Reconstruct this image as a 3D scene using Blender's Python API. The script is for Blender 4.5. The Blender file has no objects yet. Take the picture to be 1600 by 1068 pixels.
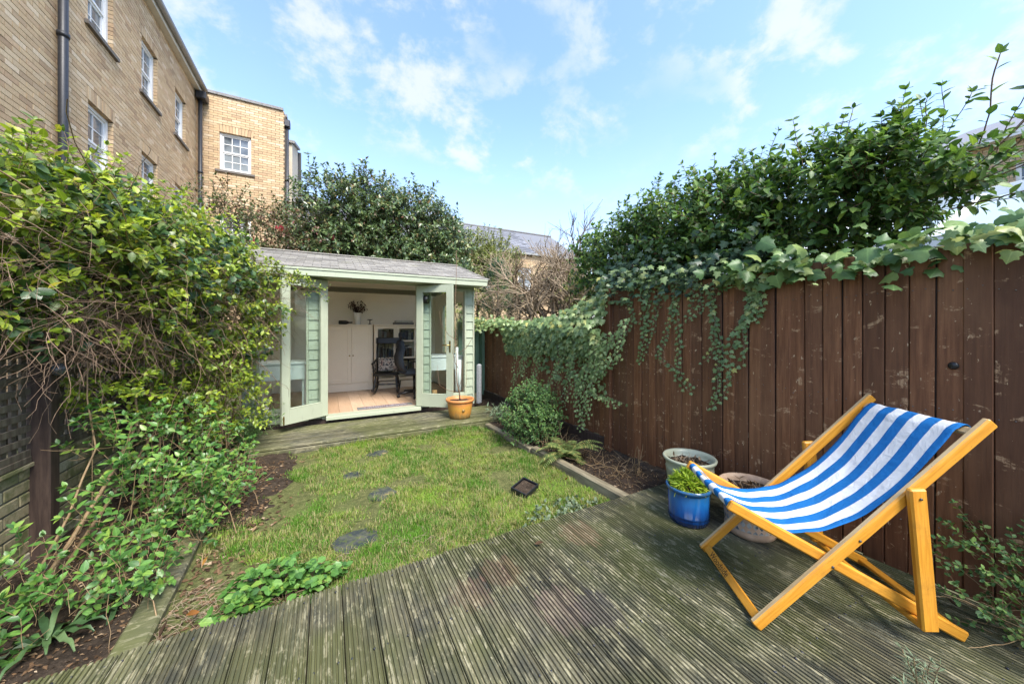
import bpy, math, random
import numpy as np
from mathutils import Vector, Matrix, noise as mnoise

# ---------------------------------------------------------------- camera, world, sun, exposure
S = bpy.context.scene
COL = S.collection
F_PX, CXP, HOR, CAM_H, HEAD = 542.0, 800.0, 512.0, 1.4, math.radians(28.0)
SN, CS = math.sin(HEAD), math.cos(HEAD)
cam_d = bpy.data.cameras.new('camera'); cam = bpy.data.objects.new('camera', cam_d); COL.objects.link(cam)
cam.location = (0, 0, CAM_H); cam.rotation_euler = (math.radians(90), 0, -HEAD)
cam_d.sensor_width = 36; cam_d.lens = F_PX / 1600 * 36; cam_d.shift_y = -22 / 1600
cam_d.clip_start = 0.05; cam_d.clip_end = 2000
S.camera = cam

SUN_EL, SUN_AZ = math.radians(52), math.radians(170)      # azimuth clockwise from +Y
w = bpy.data.worlds.new('World'); S.world = w; w.use_nodes = True
nt = w.node_tree; nt.nodes.clear()
def wn(t, **k):
    n = nt.nodes.new(t)
    for a, b in k.items(): setattr(n, a, b)
    return n
out = wn('ShaderNodeOutputWorld'); bg = wn('ShaderNodeBackground'); bg.inputs['Strength'].default_value = 0.125
sky = wn('ShaderNodeTexSky', sky_type='NISHITA', sun_disc=False, sun_elevation=SUN_EL, sun_rotation=SUN_AZ, altitude=20, air_density=1.0, dust_density=1.2, ozone_density=4.0)
tc = wn('ShaderNodeTexCoord'); sep = wn('ShaderNodeSeparateXYZ'); nt.links.new(tc.outputs['Generated'], sep.inputs[0])
def wm(op, a, b=None, clamp=False):
    n = wn('ShaderNodeMath', operation=op, use_clamp=clamp)
    for i, v in enumerate((a, b)):
        if v is None: continue
        if isinstance(v, (int, float)): n.inputs[i].default_value = v
        else: nt.links.new(v, n.inputs[i])
    return n.outputs[0]
zz = wm('ADD', wm('MAXIMUM', sep.outputs['Z'], 0.0), 0.45)
comb = wn('ShaderNodeCombineXYZ')
nt.links.new(wm('DIVIDE', sep.outputs['X'], zz), comb.inputs[0]); nt.links.new(wm('DIVIDE', sep.outputs['Y'], zz), comb.inputs[1])
def wnoise(scale, detail, rough, off):
    mp = wn('ShaderNodeMapping'); mp.inputs['Location'].default_value = off; nt.links.new(comb.outputs[0], mp.inputs[0])
    n = wn('ShaderNodeTexNoise'); n.inputs['Scale'].default_value = scale; n.inputs['Detail'].default_value = detail; n.inputs['Roughness'].default_value = rough
    n.inputs['Distortion'].default_value = 0.12
    nt.links.new(mp.outputs[0], n.inputs['Vector']); return n.outputs['Fac']
def wramp(v, lo, hi):
    n = wn('ShaderNodeMapRange', interpolation_type='SMOOTHSTEP'); n.inputs[1].default_value = lo; n.inputs[2].default_value = hi
    nt.links.new(v, n.inputs[0]); return n.outputs[0]
puffs = wm('MULTIPLY', wramp(wnoise(6.6, 9, 0.60, (3.1, 1.7, 0)), 0.46, 0.64), wramp(wnoise(1.9, 3, 0.5, (7.4, 2.2, 0)), 0.37, 0.56))
veil = wm('MULTIPLY', wramp(wnoise(0.7, 5, 0.6, (1.3, 8.2, 0)), 0.3, 0.8), 0.12)
low = wm('MULTIPLY', wramp(sep.outputs['Z'], 0.55, 0.0), 0.48)
cov = wm('MINIMUM', wm('ADD', wm('ADD', wm('MULTIPLY', puffs, 0.68), veil), low), 0.95)
mix = wn('ShaderNodeMix', data_type='RGBA'); nt.links.new(cov, mix.inputs['Factor'])
nt.links.new(sky.outputs[0], mix.inputs['A']); mix.inputs['B'].default_value = (2.15, 2.2, 2.3, 1)
nt.links.new(mix.outputs['Result'], bg.inputs['Color']); nt.links.new(bg.outputs[0], out.inputs[0])

sun_d = bpy.data.lights.new('sun', 'SUN'); sun = bpy.data.objects.new('sun', sun_d); COL.objects.link(sun)
sun_d.energy = 1.85; sun_d.angle = math.radians(24); sun_d.color = (1, 0.95, 0.87)
sd = Vector((math.sin(SUN_AZ) * math.cos(SUN_EL), math.cos(SUN_AZ) * math.cos(SUN_EL), math.sin(SUN_EL)))
sun.rotation_euler = (-sd).to_track_quat('-Z', 'Y').to_euler(); sun.location = sd * 40
S.view_settings.view_transform = 'Standard'; S.view_settings.look = 'None'
S.view_settings.exposure = 2.0; S.view_settings.gamma = 1; S.view_settings.use_curve_mapping = False
S.render.engine = 'CYCLES'
cy = S.cycles; cy.max_bounces = 8; cy.diffuse_bounces = 5; cy.glossy_bounces = 3; cy.transmission_bounces = 4; cy.transparent_max_bounces = 12
cy.caustics_reflective = False; cy.caustics_refractive = False; cy.sample_clamp_indirect = 6; cy.use_denoising = True

# ---------------------------------------------------------------- helpers
R_ = random.Random(7)
def at(px, py, X=None, Y=None, Z=None, d=None):
    """the point seen at a pixel of the 1600 x 1068 frame, at a stated plane or distance"""
    u = (px - CXP) / F_PX; v = (HOR - py) / F_PX
    dx, dy = SN + u * CS, CS - u * SN
    if X is not None: d = X / dx
    elif Y is not None: d = Y / dy
    elif Z is not None: d = (Z - CAM_H) / v
    return Vector((dx * d, dy * d, CAM_H + v * d))
def proj(p):
    d = p[0] * SN + p[1] * CS; l = p[0] * CS - p[1] * SN
    return CXP + F_PX * l / max(d, 1e-3), HOR - F_PX * (p[2] - CAM_H) / max(d, 1e-3), d
ORG = {}
def tag(o, label=None, cat=None, group=None, kind=None):
    if label: o['label'] = label
    if cat: o['category'] = cat
    if group: o['group'] = group
    if kind: o['kind'] = kind
    return o
def link(o, parent=None):
    COL.objects.link(o)
    if parent is not None: o.parent = parent
    return o
def empty(name, loc=(0, 0, 0), rz=0, label=None, cat=None, group=None, kind=None, local=False):
    o = bpy.data.objects.new(name, None); o.empty_display_size = 0.1; link(o); o.location = loc; o.rotation_euler = (0, 0, rz)
    ORG[o.name] = Vector((0, 0, 0)) if local else Vector(loc)
    return tag(o, label, cat, group, kind)
def org(o): return ORG.get(o.name, Vector((0, 0, 0))) if o is not None else Vector((0, 0, 0))

class MB:
    """collects shapes for one mesh"""
    def __init__(s): s.v = []; s.f = []; s.m = []; s.sm = []
    def add(s, vs, fs, mi=0, smooth=False):
        b = len(s.v); s.v.extend([tuple(p) for p in vs])
        for f in fs: s.f.append([b + i for i in f]); s.m.append(mi); s.sm.append(smooth)
        return s
    def box(s, lo, hi, mi=0, M=None):
        x0, y0, z0 = lo; x1, y1, z1 = hi
        vs = [Vector(p) for p in ((x0, y0, z0), (x1, y0, z0), (x1, y1, z0), (x0, y1, z0), (x0, y0, z1), (x1, y0, z1), (x1, y1, z1), (x0, y1, z1))]
        if M is not None: vs = [M @ p for p in vs]
        return s.add(vs, ((0, 3, 2, 1), (4, 5, 6, 7), (0, 1, 5, 4), (1, 2, 6, 5), (2, 3, 7, 6), (3, 0, 4, 7)), mi)
    def bbox(s, lo, hi, b=0.004, mi=0, M=None):
        """box with chamfered edges"""
        lo = Vector(lo); hi = Vector(hi); b = min(b, 0.45 * min(hi - lo))
        vs = []; idx = {}
        for ix in (0, 1):
            for iy in (0, 1):
                for iz in (0, 1):
                    c = Vector((hi.x if ix else lo.x, hi.y if iy else lo.y, hi.z if iz else lo.z)); sg = Vector((-1 if ix else 1, -1 if iy else 1, -1 if iz else 1))
                    for ax in range(3):
                        p = c.copy()
                        for k in range(3):
                            if k != ax: p[k] += sg[k] * b
                        idx[ix, iy, iz, ax] = len(vs); vs.append(p)
        fs = []
        g = lambda c, ax: idx[c[0], c[1], c[2], ax]
        for ax in range(3):
            o1, o2 = (ax + 1) % 3, (ax + 2) % 3
            for sv in (0, 1):
                q = []
                for a, bb in ((0, 0), (1, 0), (1, 1), (0, 1)):
                    c = [0, 0, 0]; c[ax] = sv; c[o1] = a; c[o2] = bb; q.append(g(c, ax))
                fs.append(q if sv else q[::-1])
            for a in (0, 1):
                for bb in (0, 1):
                    c0 = [0, 0, 0]; c0[o1] = a; c0[o2] = bb; c1 = list(c0); c1[ax] = 1
                    q = [g(c0, o1), g(c1, o1), g(c1, o2), g(c0, o2)]
                    fs.append(q if (a ^ bb) else q[::-1])
        for ix in (0, 1):
            for iy in (0, 1):
                for iz in (0, 1):
                    q = [idx[ix, iy, iz, k] for k in range(3)]
                    fs.append(q if (ix + iy + iz) % 2 else q[::-1])
        if M is not None: vs = [M @ p for p in vs]
        return s.add(vs, fs, mi)
    def bar(s, p, q, wd, dp, up=(0, 0, 1), b=0.004, mi=0):
        """beam from p to q, wd across, dp along 'up'"""
        p = Vector(p); q = Vector(q); y = (q - p); L = y.length; y /= L
        z = Vector(up); z = z - y * z.dot(y); z.normalize(); x = y.cross(z)
        M = Matrix(((x.x, y.x, z.x, p.x), (x.y, y.y, z.y, p.y), (x.z, y.z, z.z, p.z), (0, 0, 0, 1)))
        return s.bbox((-wd / 2, 0, -dp / 2), (wd / 2, L, dp / 2), b, mi, M)
    def tube(s, pts, rad, n=6, mi=0, cap=True, smooth=True):
        pts = [Vector(p) for p in pts]; m = len(pts)
        if not hasattr(rad, '__len__'): rad = [rad] * m
        prev = None; vs = []
        for i, p in enumerate(pts):
            t = (pts[min(i + 1, m - 1)] - pts[max(i - 1, 0)])
            t = t.normalized() if t.length > 1e-9 else Vector((0, 0, 1))
            if prev is None:
                a = Vector((0, 0, 1)) if abs(t.z) < 0.9 else Vector((1, 0, 0)); x = t.cross(a).normalized()
            else:
                x = prev - t * prev.dot(t)
                x = x.normalized() if x.length > 1e-6 else t.orthogonal().normalized()
            prev = x; y = t.cross(x)
            for k in range(n):
                a = 2 * math.pi * k / n; vs.append(p + (x * math.cos(a) + y * math.sin(a)) * rad[i])
        fs = [(i * n + k, i * n + (k + 1) % n, (i + 1) * n + (k + 1) % n, (i + 1) * n + k) for i in range(m - 1) for k in range(n)]
        if cap: fs += [tuple(range(n))[::-1], tuple((m - 1) * n + k for k in range(n))]
        return s.add(vs, fs, mi, smooth)
    def lathe(s, prof, c=(0, 0, 0), n=32, mi=0, sy=1.0):
        vs = []; m = len(prof)
        for r, z in prof:
            for k in range(n):
                a = 2 * math.pi * k / n; vs.append((c[0] + r * math.cos(a), c[1] + r * sy * math.sin(a), c[2] + z))
        fs = [(i * n + k, i * n + (k + 1) % n, (i + 1) * n + (k + 1) % n, (i + 1) * n + k) for i in range(m - 1) for k in range(n)]
        if prof[0][0] > 1e-5: fs.append(tuple(range(n))[::-1])
        if prof[-1][0] > 1e-5: fs.append(tuple((m - 1) * n + k for k in range(n)))
        return s.add(vs, fs, mi, True)
    def mesh(s, name, mats, o=Vector((0, 0, 0))):
        me = bpy.data.meshes.new(name)
        me.from_pydata([(v[0] - o[0], v[1] - o[1], v[2] - o[2]) for v in s.v], [], s.f)
        for m in (mats if isinstance(mats, (list, tuple)) else [mats]): me.materials.append(m)
        me.polygons.foreach_set('material_index', s.m); me.polygons.foreach_set('use_smooth', s.sm)
        me.update(); return me
    def build(s, name, mats, parent=None, at_loc=None):
        """at_loc: a top-level object's own origin"""
        o = org(parent) if parent is not None else Vector(at_loc if at_loc is not None else (0, 0, 0))
        ob = bpy.data.objects.new(name, s.mesh(name, mats, o)); link(ob, parent); ORG[ob.name] = o
        if parent is None: ob.location = o
        return ob
def inst(name, me, parent, loc, rot=None, scale=None):
    o = bpy.data.objects.new(name, me); link(o, parent); o.location = Vector(loc) - org(parent)
    if rot is not None:
        if isinstance(rot, Matrix): o.rotation_euler = rot.to_euler()
        else: o.rotation_euler = rot
    if scale is not None: o.scale = (scale,) * 3 if not hasattr(scale, '__len__') else scale
    return o

# ---------------------------------------------------------------- materials
class NT:
    def __init__(s, name):
        s.m = bpy.data.materials.new(name); s.m.use_nodes = True; s.t = s.m.node_tree; s.n = s.t.nodes; s.p = s.n['Principled BSDF']; s.out = s.n['Material Output']
    def new(s, t, **k):
        n = s.n.new(t)
        for a, b in k.items(): setattr(n, a, b)
        return n
    def put(s, sock, v):
        if v is None: return
        if isinstance(v, bpy.types.NodeSocket): s.t.links.new(v, sock)
        elif hasattr(v, '__len__'): sock.default_value = tuple(v) + ((1,) if len(v) == 3 and len(sock.default_value) == 4 else ())
        else: sock.default_value = v
    def pos(s, scale=(1, 1, 1), off=None, obj=False):
        src = s.new('ShaderNodeTexCoord').outputs['Object'] if obj else s.new('ShaderNodeNewGeometry').outputs['Position']
        mp = s.new('ShaderNodeMapping'); s.put(mp.inputs['Vector'], src); mp.inputs['Scale'].default_value = scale
        if off is not None: s.put(mp.inputs['Location'], off)
        return mp.outputs[0]
    def noise(s, vec, scale=5, detail=4, rough=0.55, dist=0):
        n = s.new('ShaderNodeTexNoise'); s.put(n.inputs['Vector'], vec); n.inputs['Scale'].default_value = scale; n.inputs['Detail'].default_value = detail
        n.inputs['Roughness'].default_value = rough; n.inputs['Distortion'].default_value = dist; return n.outputs['Fac']
    def math(s, op, a, b=None, clamp=False):
        n = s.new('ShaderNodeMath', operation=op, use_clamp=clamp); s.put(n.inputs[0], a); s.put(n.inputs[1], b); return n.outputs[0]
    def rng(s, v, lo, hi, a=0, b=1):
        n = s.new('ShaderNodeMapRange', interpolation_type='SMOOTHSTEP'); s.put(n.inputs[0], v)
        for i, x in enumerate((lo, hi, a, b)): n.inputs[i + 1].default_value = x
        return n.outputs[0]
    def ramp(s, v, stops, interp='LINEAR'):
        n = s.new('ShaderNodeValToRGB'); s.put(n.inputs[0], v); cr = n.color_ramp; cr.interpolation = interp
        while len(cr.elements) < len(stops): cr.elements.new(0.5)
        for e, (p, c) in zip(cr.elements, stops): e.position = p; e.color = tuple(c) + (1,)
        return n.outputs[0]
    def mix(s, f, a, b, bt='MIX'):
        n = s.new('ShaderNodeMix', data_type='RGBA', blend_type=bt); s.put(n.inputs['Factor'], f); s.put(n.inputs['A'], a); s.put(n.inputs['B'], b); return n.outputs['Result']
    def rand(s): return s.new('ShaderNodeObjectInfo').outputs['Random']
    def attr(s, name): return s.new('ShaderNodeAttribute', attribute_name=name).outputs['Fac']
    def tone(s): return s.math('FRACT', s.math('ADD', s.attr('tone'), s.rand()))
    def bump(s, h, strength=0.3, dist=0.01):
        n = s.new('ShaderNodeBump'); s.put(n.inputs['Height'], h); n.inputs['Strength'].default_value = strength; n.inputs['Distance'].default_value = dist
        s.t.links.new(n.outputs[0], s.p.inputs['Normal']); return s
    def done(s, col=None, rough=None, spec=None, metal=None):
        s.put(s.p.inputs['Base Color'], col); s.put(s.p.inputs['Roughness'], rough); s.put(s.p.inputs['Specular IOR Level'], spec); s.put(s.p.inputs['Metallic'], metal); return s.m

def m_paint(name, col, rough=0.5, var=0.10, dirt=0.25, sc=6):
    s = NT(name); n1 = s.noise(s.pos(), sc, 5, 0.6); n2 = s.noise(s.pos((1, 1, 0.25)), 22, 4, 0.65)
    c2 = [x * (1 - dirt) for x in col]; c1 = [min(1, x * (1 + var)) for x in col]
    c = s.mix(s.rng(n1, 0.35, 0.7), c1, col); c = s.mix(s.rng(n2, 0.55, 0.8), c, c2)
    s.bump(n2, 0.12, 0.004); return s.done(c, s.rng(n1, 0.2, 0.8, rough - 0.08, rough + 0.1), 0.4)
def m_leaf(name, stops, rough=0.42, trans=0.28, spec=0.45, back=None):
    s = NT(name); t = s.tone(); c = s.ramp(t, stops)
    n = s.noise(s.pos(), 90, 3, 0.6); c = s.mix(s.rng(n, 0.3, 0.75, 0, 0.35), c, s.mix(1, c, (0.62, 0.62, 0.5), 'MULTIPLY'))
    c = s.mix(s.rng(s.attr('rib'), 0.95, 1.0, 0, 0.55), c, s.mix(1, c, (1.7, 1.6, 1.6), 'MULTIPLY'))
    s.put(s.p.inputs['Base Color'], c); s.p.inputs['Roughness'].default_value = rough; s.p.inputs['Specular IOR Level'].default_value = spec
    s.bump(n, 0.25, 0.003)
    tr = s.new('ShaderNodeBsdfTranslucent'); s.put(tr.inputs[0], s.mix(1, c, (1.25, 1.35, 0.7), 'MULTIPLY'))
    mx = s.new('ShaderNodeMixShader'); mx.inputs[0].default_value = trans
    s.t.links.new(s.p.outputs[0], mx.inputs[1]); s.t.links.new(tr.outputs[0], mx.inputs[2]); s.t.links.new(mx.outputs[0], s.out.inputs[0]); return s.m
def m_glass(name, refl=0.04, tint=(0.93, 0.96, 0.95)):
    s = NT(name); lw = s.new('ShaderNodeLayerWeight'); fz = s.math('MULTIPLY', s.math('POWER', lw.outputs['Facing'], 4.0), 0.6)
    tr = s.new('ShaderNodeBsdfTransparent'); s.put(tr.inputs[0], tint); gl = s.new('ShaderNodeBsdfGlossy'); gl.inputs['Roughness'].default_value = 0.02
    mx = s.new('ShaderNodeMixShader'); s.put(mx.inputs[0], s.math('ADD', fz, refl, True))
    s.t.links.new(tr.outputs[0], mx.inputs[1]); s.t.links.new(gl.outputs[0], mx.inputs[2]); s.t.links.new(mx.outputs[0], s.out.inputs[0]); return s.m
def m_plain(name, col, rough=0.5, metal=0, spec=0.5, var=0.25, sc=30):
    s = NT(name); n = s.noise(s.pos(), sc, 4, 0.6)
    c = s.mix(s.rng(n, 0.3, 0.75), col, [x * (1 - var) for x in col]); s.bump(n, 0.08, 0.003); return s.done(c, rough, spec, metal)

def m_brick(name, stops, moss=0.0):
    s = NT(name); t = s.tone(); c = s.ramp(t, stops)
    n = s.noise(s.pos(), 55, 5, 0.7); c = s.mix(s.rng(n, 0.35, 0.75, 0, 0.55), c, s.mix(1, c, (0.55, 0.5, 0.45), 'MULTIPLY'))
    g = s.noise(s.pos(), 0.9, 5, 0.6); c = s.mix(s.rng(g, 0.5, 0.78, 0, 0.28), c, (0.28, 0.20, 0.12))
    if moss: c = s.mix(s.rng(s.noise(s.pos(), 7, 4, 0.6), 0.42, 0.62, 0, moss), c, (0.10, 0.12, 0.035))
    s.bump(n, 0.5, 0.006); return s.done(c, 0.9, 0.2)
STOCK = [(0, (0.56, 0.405, 0.245)), (0.25, (0.63, 0.47, 0.285)), (0.42, (0.53, 0.375, 0.225)), (0.58, (0.67, 0.52, 0.335)), (0.72, (0.43, 0.30, 0.185)), (0.82, (0.59, 0.41, 0.25)), (0.93, (0.74, 0.60, 0.42)), (1, (0.61, 0.455, 0.28))]
M = {}
M['brick'] = m_brick('stock_brick', STOCK)
M['brick_moss'] = m_brick('mossy_brick', [(0, (0.36, 0.30, 0.17)), (0.4, (0.42, 0.35, 0.21)), (0.75, (0.27, 0.24, 0.14)), (1, (0.5, 0.46, 0.34))], 0.75)
M['mortar'] = m_plain('mortar', (0.115, 0.088, 0.060), 0.95, var=0.5, sc=12)
M['mortar_dark'] = m_plain('garden_mortar', (0.13, 0.12, 0.08), 0.95, var=0.5, sc=12)
M['white'] = m_paint('white_paint', (0.78, 0.78, 0.76), 0.4, 0.03, 0.12)
M['dark_pane'] = None
def m_housepane():
    s = NT('house_window_glass'); n = s.noise(s.pos(), 1.3, 3); c = s.mix(s.rng(n, 0.4, 0.6), (0.07, 0.085, 0.10), (0.22, 0.25, 0.27)); return s.done(c, 0.06, 0.9)
M['dark_pane'] = m_housepane()
M['stone_sill'] = m_plain('stone_sill', (0.17, 0.15, 0.13), 0.85, var=0.4)
M['coping'] = m_plain('lead_coping', (0.24, 0.23, 0.22), 0.7, var=0.4)
M['black_pipe'] = m_plain('black_pipe', (0.028, 0.03, 0.036), 0.45, var=0.3)
M['gutter'] = m_plain('grey_gutter', (0.30, 0.31, 0.31), 0.55, var=0.3)
M['gutter_cream'] = m_paint('cream_fascia', (0.55, 0.53, 0.47), 0.5)
def m_slate(name, col):
    s = NT(name); t = s.tone(); c = s.ramp(t, [(0, [x * 0.7 for x in col]), (0.5, col), (1, [x * 1.35 for x in col])])
    n = s.noise(s.pos(), 40, 5, 0.7); c = s.mix(s.rng(n, 0.4, 0.75, 0, 0.5), c, [x * 0.55 for x in col])
    g = s.noise(s.pos(), 3, 4); c = s.mix(s.rng(g, 0.55, 0.75, 0, 0.3), c, (0.24, 0.24, 0.15)); s.bump(n, 0.4, 0.004); return s.done(c, 0.8, 0.3)
M['shingle'] = m_slate('felt_shingle', (0.235, 0.22, 0.195))
M['slate'] = m_slate('roof_slate', (0.17, 0.175, 0.195))
M['render'] = m_plain('cream_render', (0.55, 0.48, 0.37), 0.9, var=0.15, sc=4)
SAGE = (0.375, 0.405, 0.295)
M['sage'] = m_paint('sage_green_paint', SAGE, 0.42, 0.05, 0.12)
M['sage2'] = m_paint('sage_board_paint', (0.345, 0.39, 0.285), 0.5, 0.08, 0.25)
M['dull_green'] = m_paint('dull_green_stain', (0.105, 0.185, 0.135), 0.65, 0.15, 0.35)
M['lining'] = m_paint('cream_lining', (0.84, 0.79, 0.69), 0.6, 0.02, 0.04)
M['cupboard'] = m_paint('ivory_cupboard', (0.85, 0.76, 0.61), 0.45, 0.02, 0.05)
M['glass'] = m_glass('clear_glass'); M['brass'] = m_plain('brass', (0.55, 0.36, 0.12), 0.3, 1.0)
M['black'] = m_plain('black_paint', (0.013, 0.012, 0.012), 0.35, var=0.3)
M['dark_fabric'] = m_plain('dark_fabric', (0.022, 0.03, 0.042), 0.9, var=0.4)
def m_floor():
    s = NT('oak_floor'); v = s.pos((9, 0.9, 9)); n = s.noise(v, 6, 5, 0.6); c = s.ramp(s.rand(), [(0, (0.46, 0.30, 0.185)), (1, (0.62, 0.44, 0.30))])
    c = s.mix(s.rng(n, 0.4, 0.7, 0, 0.4), c, (0.36, 0.22, 0.12)); return s.done(c, 0.4, 0.4)
M['oak'] = m_floor()

def m_deck(name, axis, pale=1.0):
    s = NT(name); r = s.rand(); sc = (16, 0.9, 16) if axis == 'Y' else (0.9, 16, 16)
    off = s.new('ShaderNodeCombineXYZ'); s.put(off.inputs[2], s.math('MULTIPLY', r, 37.0))
    gr = s.noise(s.pos(sc, off.outputs[0]), 3.0, 8, 0.68)
    sc2 = (5.5, 1.9, 5.5) if axis == 'Y' else (1.9, 5.5, 5.5)
    pat = s.noise(s.pos(sc2, off.outputs[0]), 2.1, 6, 0.66, 0.4); pat2 = s.noise(s.pos((sc2[0] * 1.6, sc2[1] * 1.6, 5), off.outputs[0]), 3.4, 7, 0.72, 0.3)
    big = s.noise(s.pos(), 1.1, 4, 0.6)
    c = s.mix(s.rng(gr, 0.3, 0.72), (0.074, 0.067, 0.046), (0.215, 0.194, 0.118))
    c = s.mix(s.rng(pat, 0.44, 0.60, 0, 0.75), c, (0.055, 0.056, 0.044))
    c = s.mix(s.rng(big, 0.36, 0.60, 0, 0.78), c, (0.105, 0.112, 0.034))
    lich = s.math('MULTIPLY', s.rng(pat2, 0.515, 0.60), s.rng(gr, 0.34, 0.58)); c = s.mix(s.math('MULTIPLY', lich, 0.85 * pale), c, (0.35, 0.318, 0.20))
    c = s.mix(s.rng(r, 0.0, 1.0, 0.0, 0.75), c, s.mix(1, c, (0.50, 0.50, 0.44), 'MULTIPLY'))
    if axis == 'Y':                                        # rings left where pots once stood
        for (x, y, rad, col, k) in ((0.80, 1.80, 0.13, (0.018, 0.017, 0.020), 0.8), (0.885, 1.79, 0.12, (0.23, 0.125, 0.075), 0.35), (1.52, 1.88, 0.13, (0.27, 0.17, 0.11), 0.5), (1.03, 1.42, 0.13, (0.27, 0.19, 0.15), 0.42), (1.19, 1.33, 0.12, (0.06, 0.05, 0.055), 0.6), (0.66, 1.72, 0.11, (0.20, 0.12, 0.08), 0.4)):
            g = s.new('ShaderNodeNewGeometry'); d = s.new('ShaderNodeVectorMath', operation='DISTANCE'); mp = s.new('ShaderNodeMapping'); mp.inputs['Scale'].default_value = (1, 0.85, 0); s.put(mp.inputs[0], g.outputs['Position'])
            s.put(d.inputs[0], mp.outputs[0]); d.inputs[1].default_value = (x, y * 0.85, 0)
            e = s.math('ADD', d.outputs['Value'], s.math('MULTIPLY', s.math('SUBTRACT', pat2, 0.5), 0.28))
            f = s.math('MULTIPLY', s.rng(e, rad, rad * 0.8, 0, k), s.rng(gr, 0.35, 0.65, 0.35, 1.0)); c = s.mix(f, c, col)
    s.bump(gr, 0.55, 0.006); return s.done(c, s.rng(big, 0.3, 0.7, 0.55, 0.85), 0.35)
M['deck'] = m_deck('weathered_deck', 'Y'); M['deck2'] = m_deck('mossy_step_timber', 'X', 0.7)
def m_fence():
    s = NT('brown_stained_board'); r = s.rand(); off = s.new('ShaderNodeCombineXYZ'); s.put(off.inputs[1], s.math('MULTIPLY', r, 53.0))
    g = s.noise(s.pos((14, 14, 0.8), off.outputs[0]), 4, 7, 0.65); b = s.noise(s.pos((1, 1, 0.5)), 2.2, 5, 0.6)
    c = s.mix(s.rng(g, 0.3, 0.75), (0.125, 0.047, 0.019), (0.27, 0.115, 0.050))
    c = s.mix(s.rng(r, 0, 1, 0, 0.8), c, (0.080, 0.034, 0.017)); c = s.mix(s.rng(b, 0.45, 0.75, 0, 0.5), c, (0.27, 0.135, 0.065))
    # bare wood where the stain has flaked or been rubbed
    z1 = s.noise(s.pos((1.6, 1.6, 3.2), off.outputs[0]), 3.0, 7, 0.76, 0.6); z2 = s.noise(s.pos((20, 20, 2.2), off.outputs[0]), 2.0, 7, 0.72)
    mask = s.math('MULTIPLY', s.rng(z1, 0.58, 0.625), s.rng(z2, 0.42, 0.56)); zb = s.new('ShaderNodeSeparateXYZ'); s.put(zb.inputs[0], s.pos())
    c = s.mix(s.math('MULTIPLY', mask, 0.85), c, (0.46, 0.29, 0.16))
    f = s.noise(s.pos((4, 4, 2.0), off.outputs[0]), 9, 5, 0.6); c = s.mix(s.rng(f, 0.66, 0.69), c, (0.5, 0.36, 0.22))
    s.bump(g, 0.4, 0.004); return s.done(c, 0.62, 0.35)
M['fence'] = m_fence()
def m_wood(name, a, b, rough=0.6, sc=(12, 12, 1.2), obj=False, k=3.0):
    s = NT(name); g = s.noise(s.pos(sc, obj=obj), k, 6, 0.65); n = s.noise(s.pos(), 7, 5)
    c = s.mix(s.rng(g, 0.3, 0.75), a, b); c = s.mix(s.rng(n, 0.45, 0.75, 0, 0.35), c, [x * 0.55 for x in a]); s.bump(g, 0.3, 0.004); return s.done(c, rough, 0.35)
M['trellis'] = m_wood('trellis_timber', (0.075, 0.055, 0.040), (0.17, 0.145, 0.10))
M['post'] = m_wood('dark_post', (0.035, 0.022, 0.018), (0.085, 0.056, 0.042))
M['edging'] = m_wood('edging_timber', (0.15, 0.125, 0.075), (0.34, 0.29, 0.19), 0.8, (12, 1.2, 12))
M['orange_wood'] = m_wood('golden_beech', (0.50, 0.20, 0.016), (0.66, 0.31, 0.030), 0.46, (4, 4, 14), k=3.0)
M['pale_wood'] = m_wood('pale_beech', (0.50, 0.37, 0.19), (0.60, 0.46, 0.27), 0.6, (6, 6, 9), k=2.0)
M['post_tan'] = m_wood('tan_post', (0.42, 0.22, 0.09), (0.55, 0.32, 0.14))
def m_grain(name, a, b, rough):
    s = NT(name); v = s.new('ShaderNodeAttribute', attribute_name='grain').outputs['Vector']; mp = s.new('ShaderNodeMapping'); s.put(mp.inputs[0], v); mp.inputs['Scale'].default_value = (60, 3.0, 60); s.put(mp.inputs['Location'], s.rand())
    g = s.noise(mp.outputs[0], 1.6, 7, 0.68, 0.6); n = s.noise(s.pos(), 6, 5, 0.65); f = s.noise(s.pos(), 120, 3)
    c = s.mix(s.rng(g, 0.32, 0.68), a, b); c = s.mix(s.rng(g, 0.60, 0.75, 0, 0.55), c, [x * 0.5 for x in a]); c = s.mix(s.rng(n, 0.55, 0.78, 0, 0.5), c, [x * 0.45 for x in a]); c = s.mix(s.rng(f, 0.68, 0.74, 0, 0.5), c, (0.12, 0.06, 0.02))
    s.bump(g, 0.3, 0.003); return s.done(c, s.rng(n, 0.3, 0.7, rough - .08, rough + .15), 0.4)
M['orange_wood'] = m_grain('golden_beech', (0.50, 0.205, 0.018), (0.64, 0.30, 0.032), 0.42); M['pale_wood'] = m_grain('pale_beech', (0.42, 0.29, 0.14), (0.58, 0.44, 0.25), 0.6)
def m_soil(name, a, b, c3, sc=14):
    s = NT(name); n = s.noise(s.pos(), sc, 8, 0.75); g = s.noise(s.pos(), 2.2, 4); c = s.mix(s.rng(n, 0.35, 0.7), a, b); c = s.mix(s.rng(g, 0.45, 0.7, 0, 0.7), c, c3)
    f = s.noise(s.pos(), 70, 4, 0.7); c = s.mix(s.rng(f, 0.60, 0.70, 0, 0.8), c, [min(1, x * 3) for x in b]); s.bump(n, 0.9, 0.03); return s.done(c, 0.95, 0.15)
M['soil'] = m_soil('garden_soil', (0.028, 0.020, 0.014), (0.075, 0.055, 0.038), (0.06, 0.04, 0.028))
M['lawn'] = m_soil('lawn_thatch', (0.075, 0.085, 0.028), (0.16, 0.16, 0.06), (0.10, 0.15, 0.03), 22)
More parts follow.
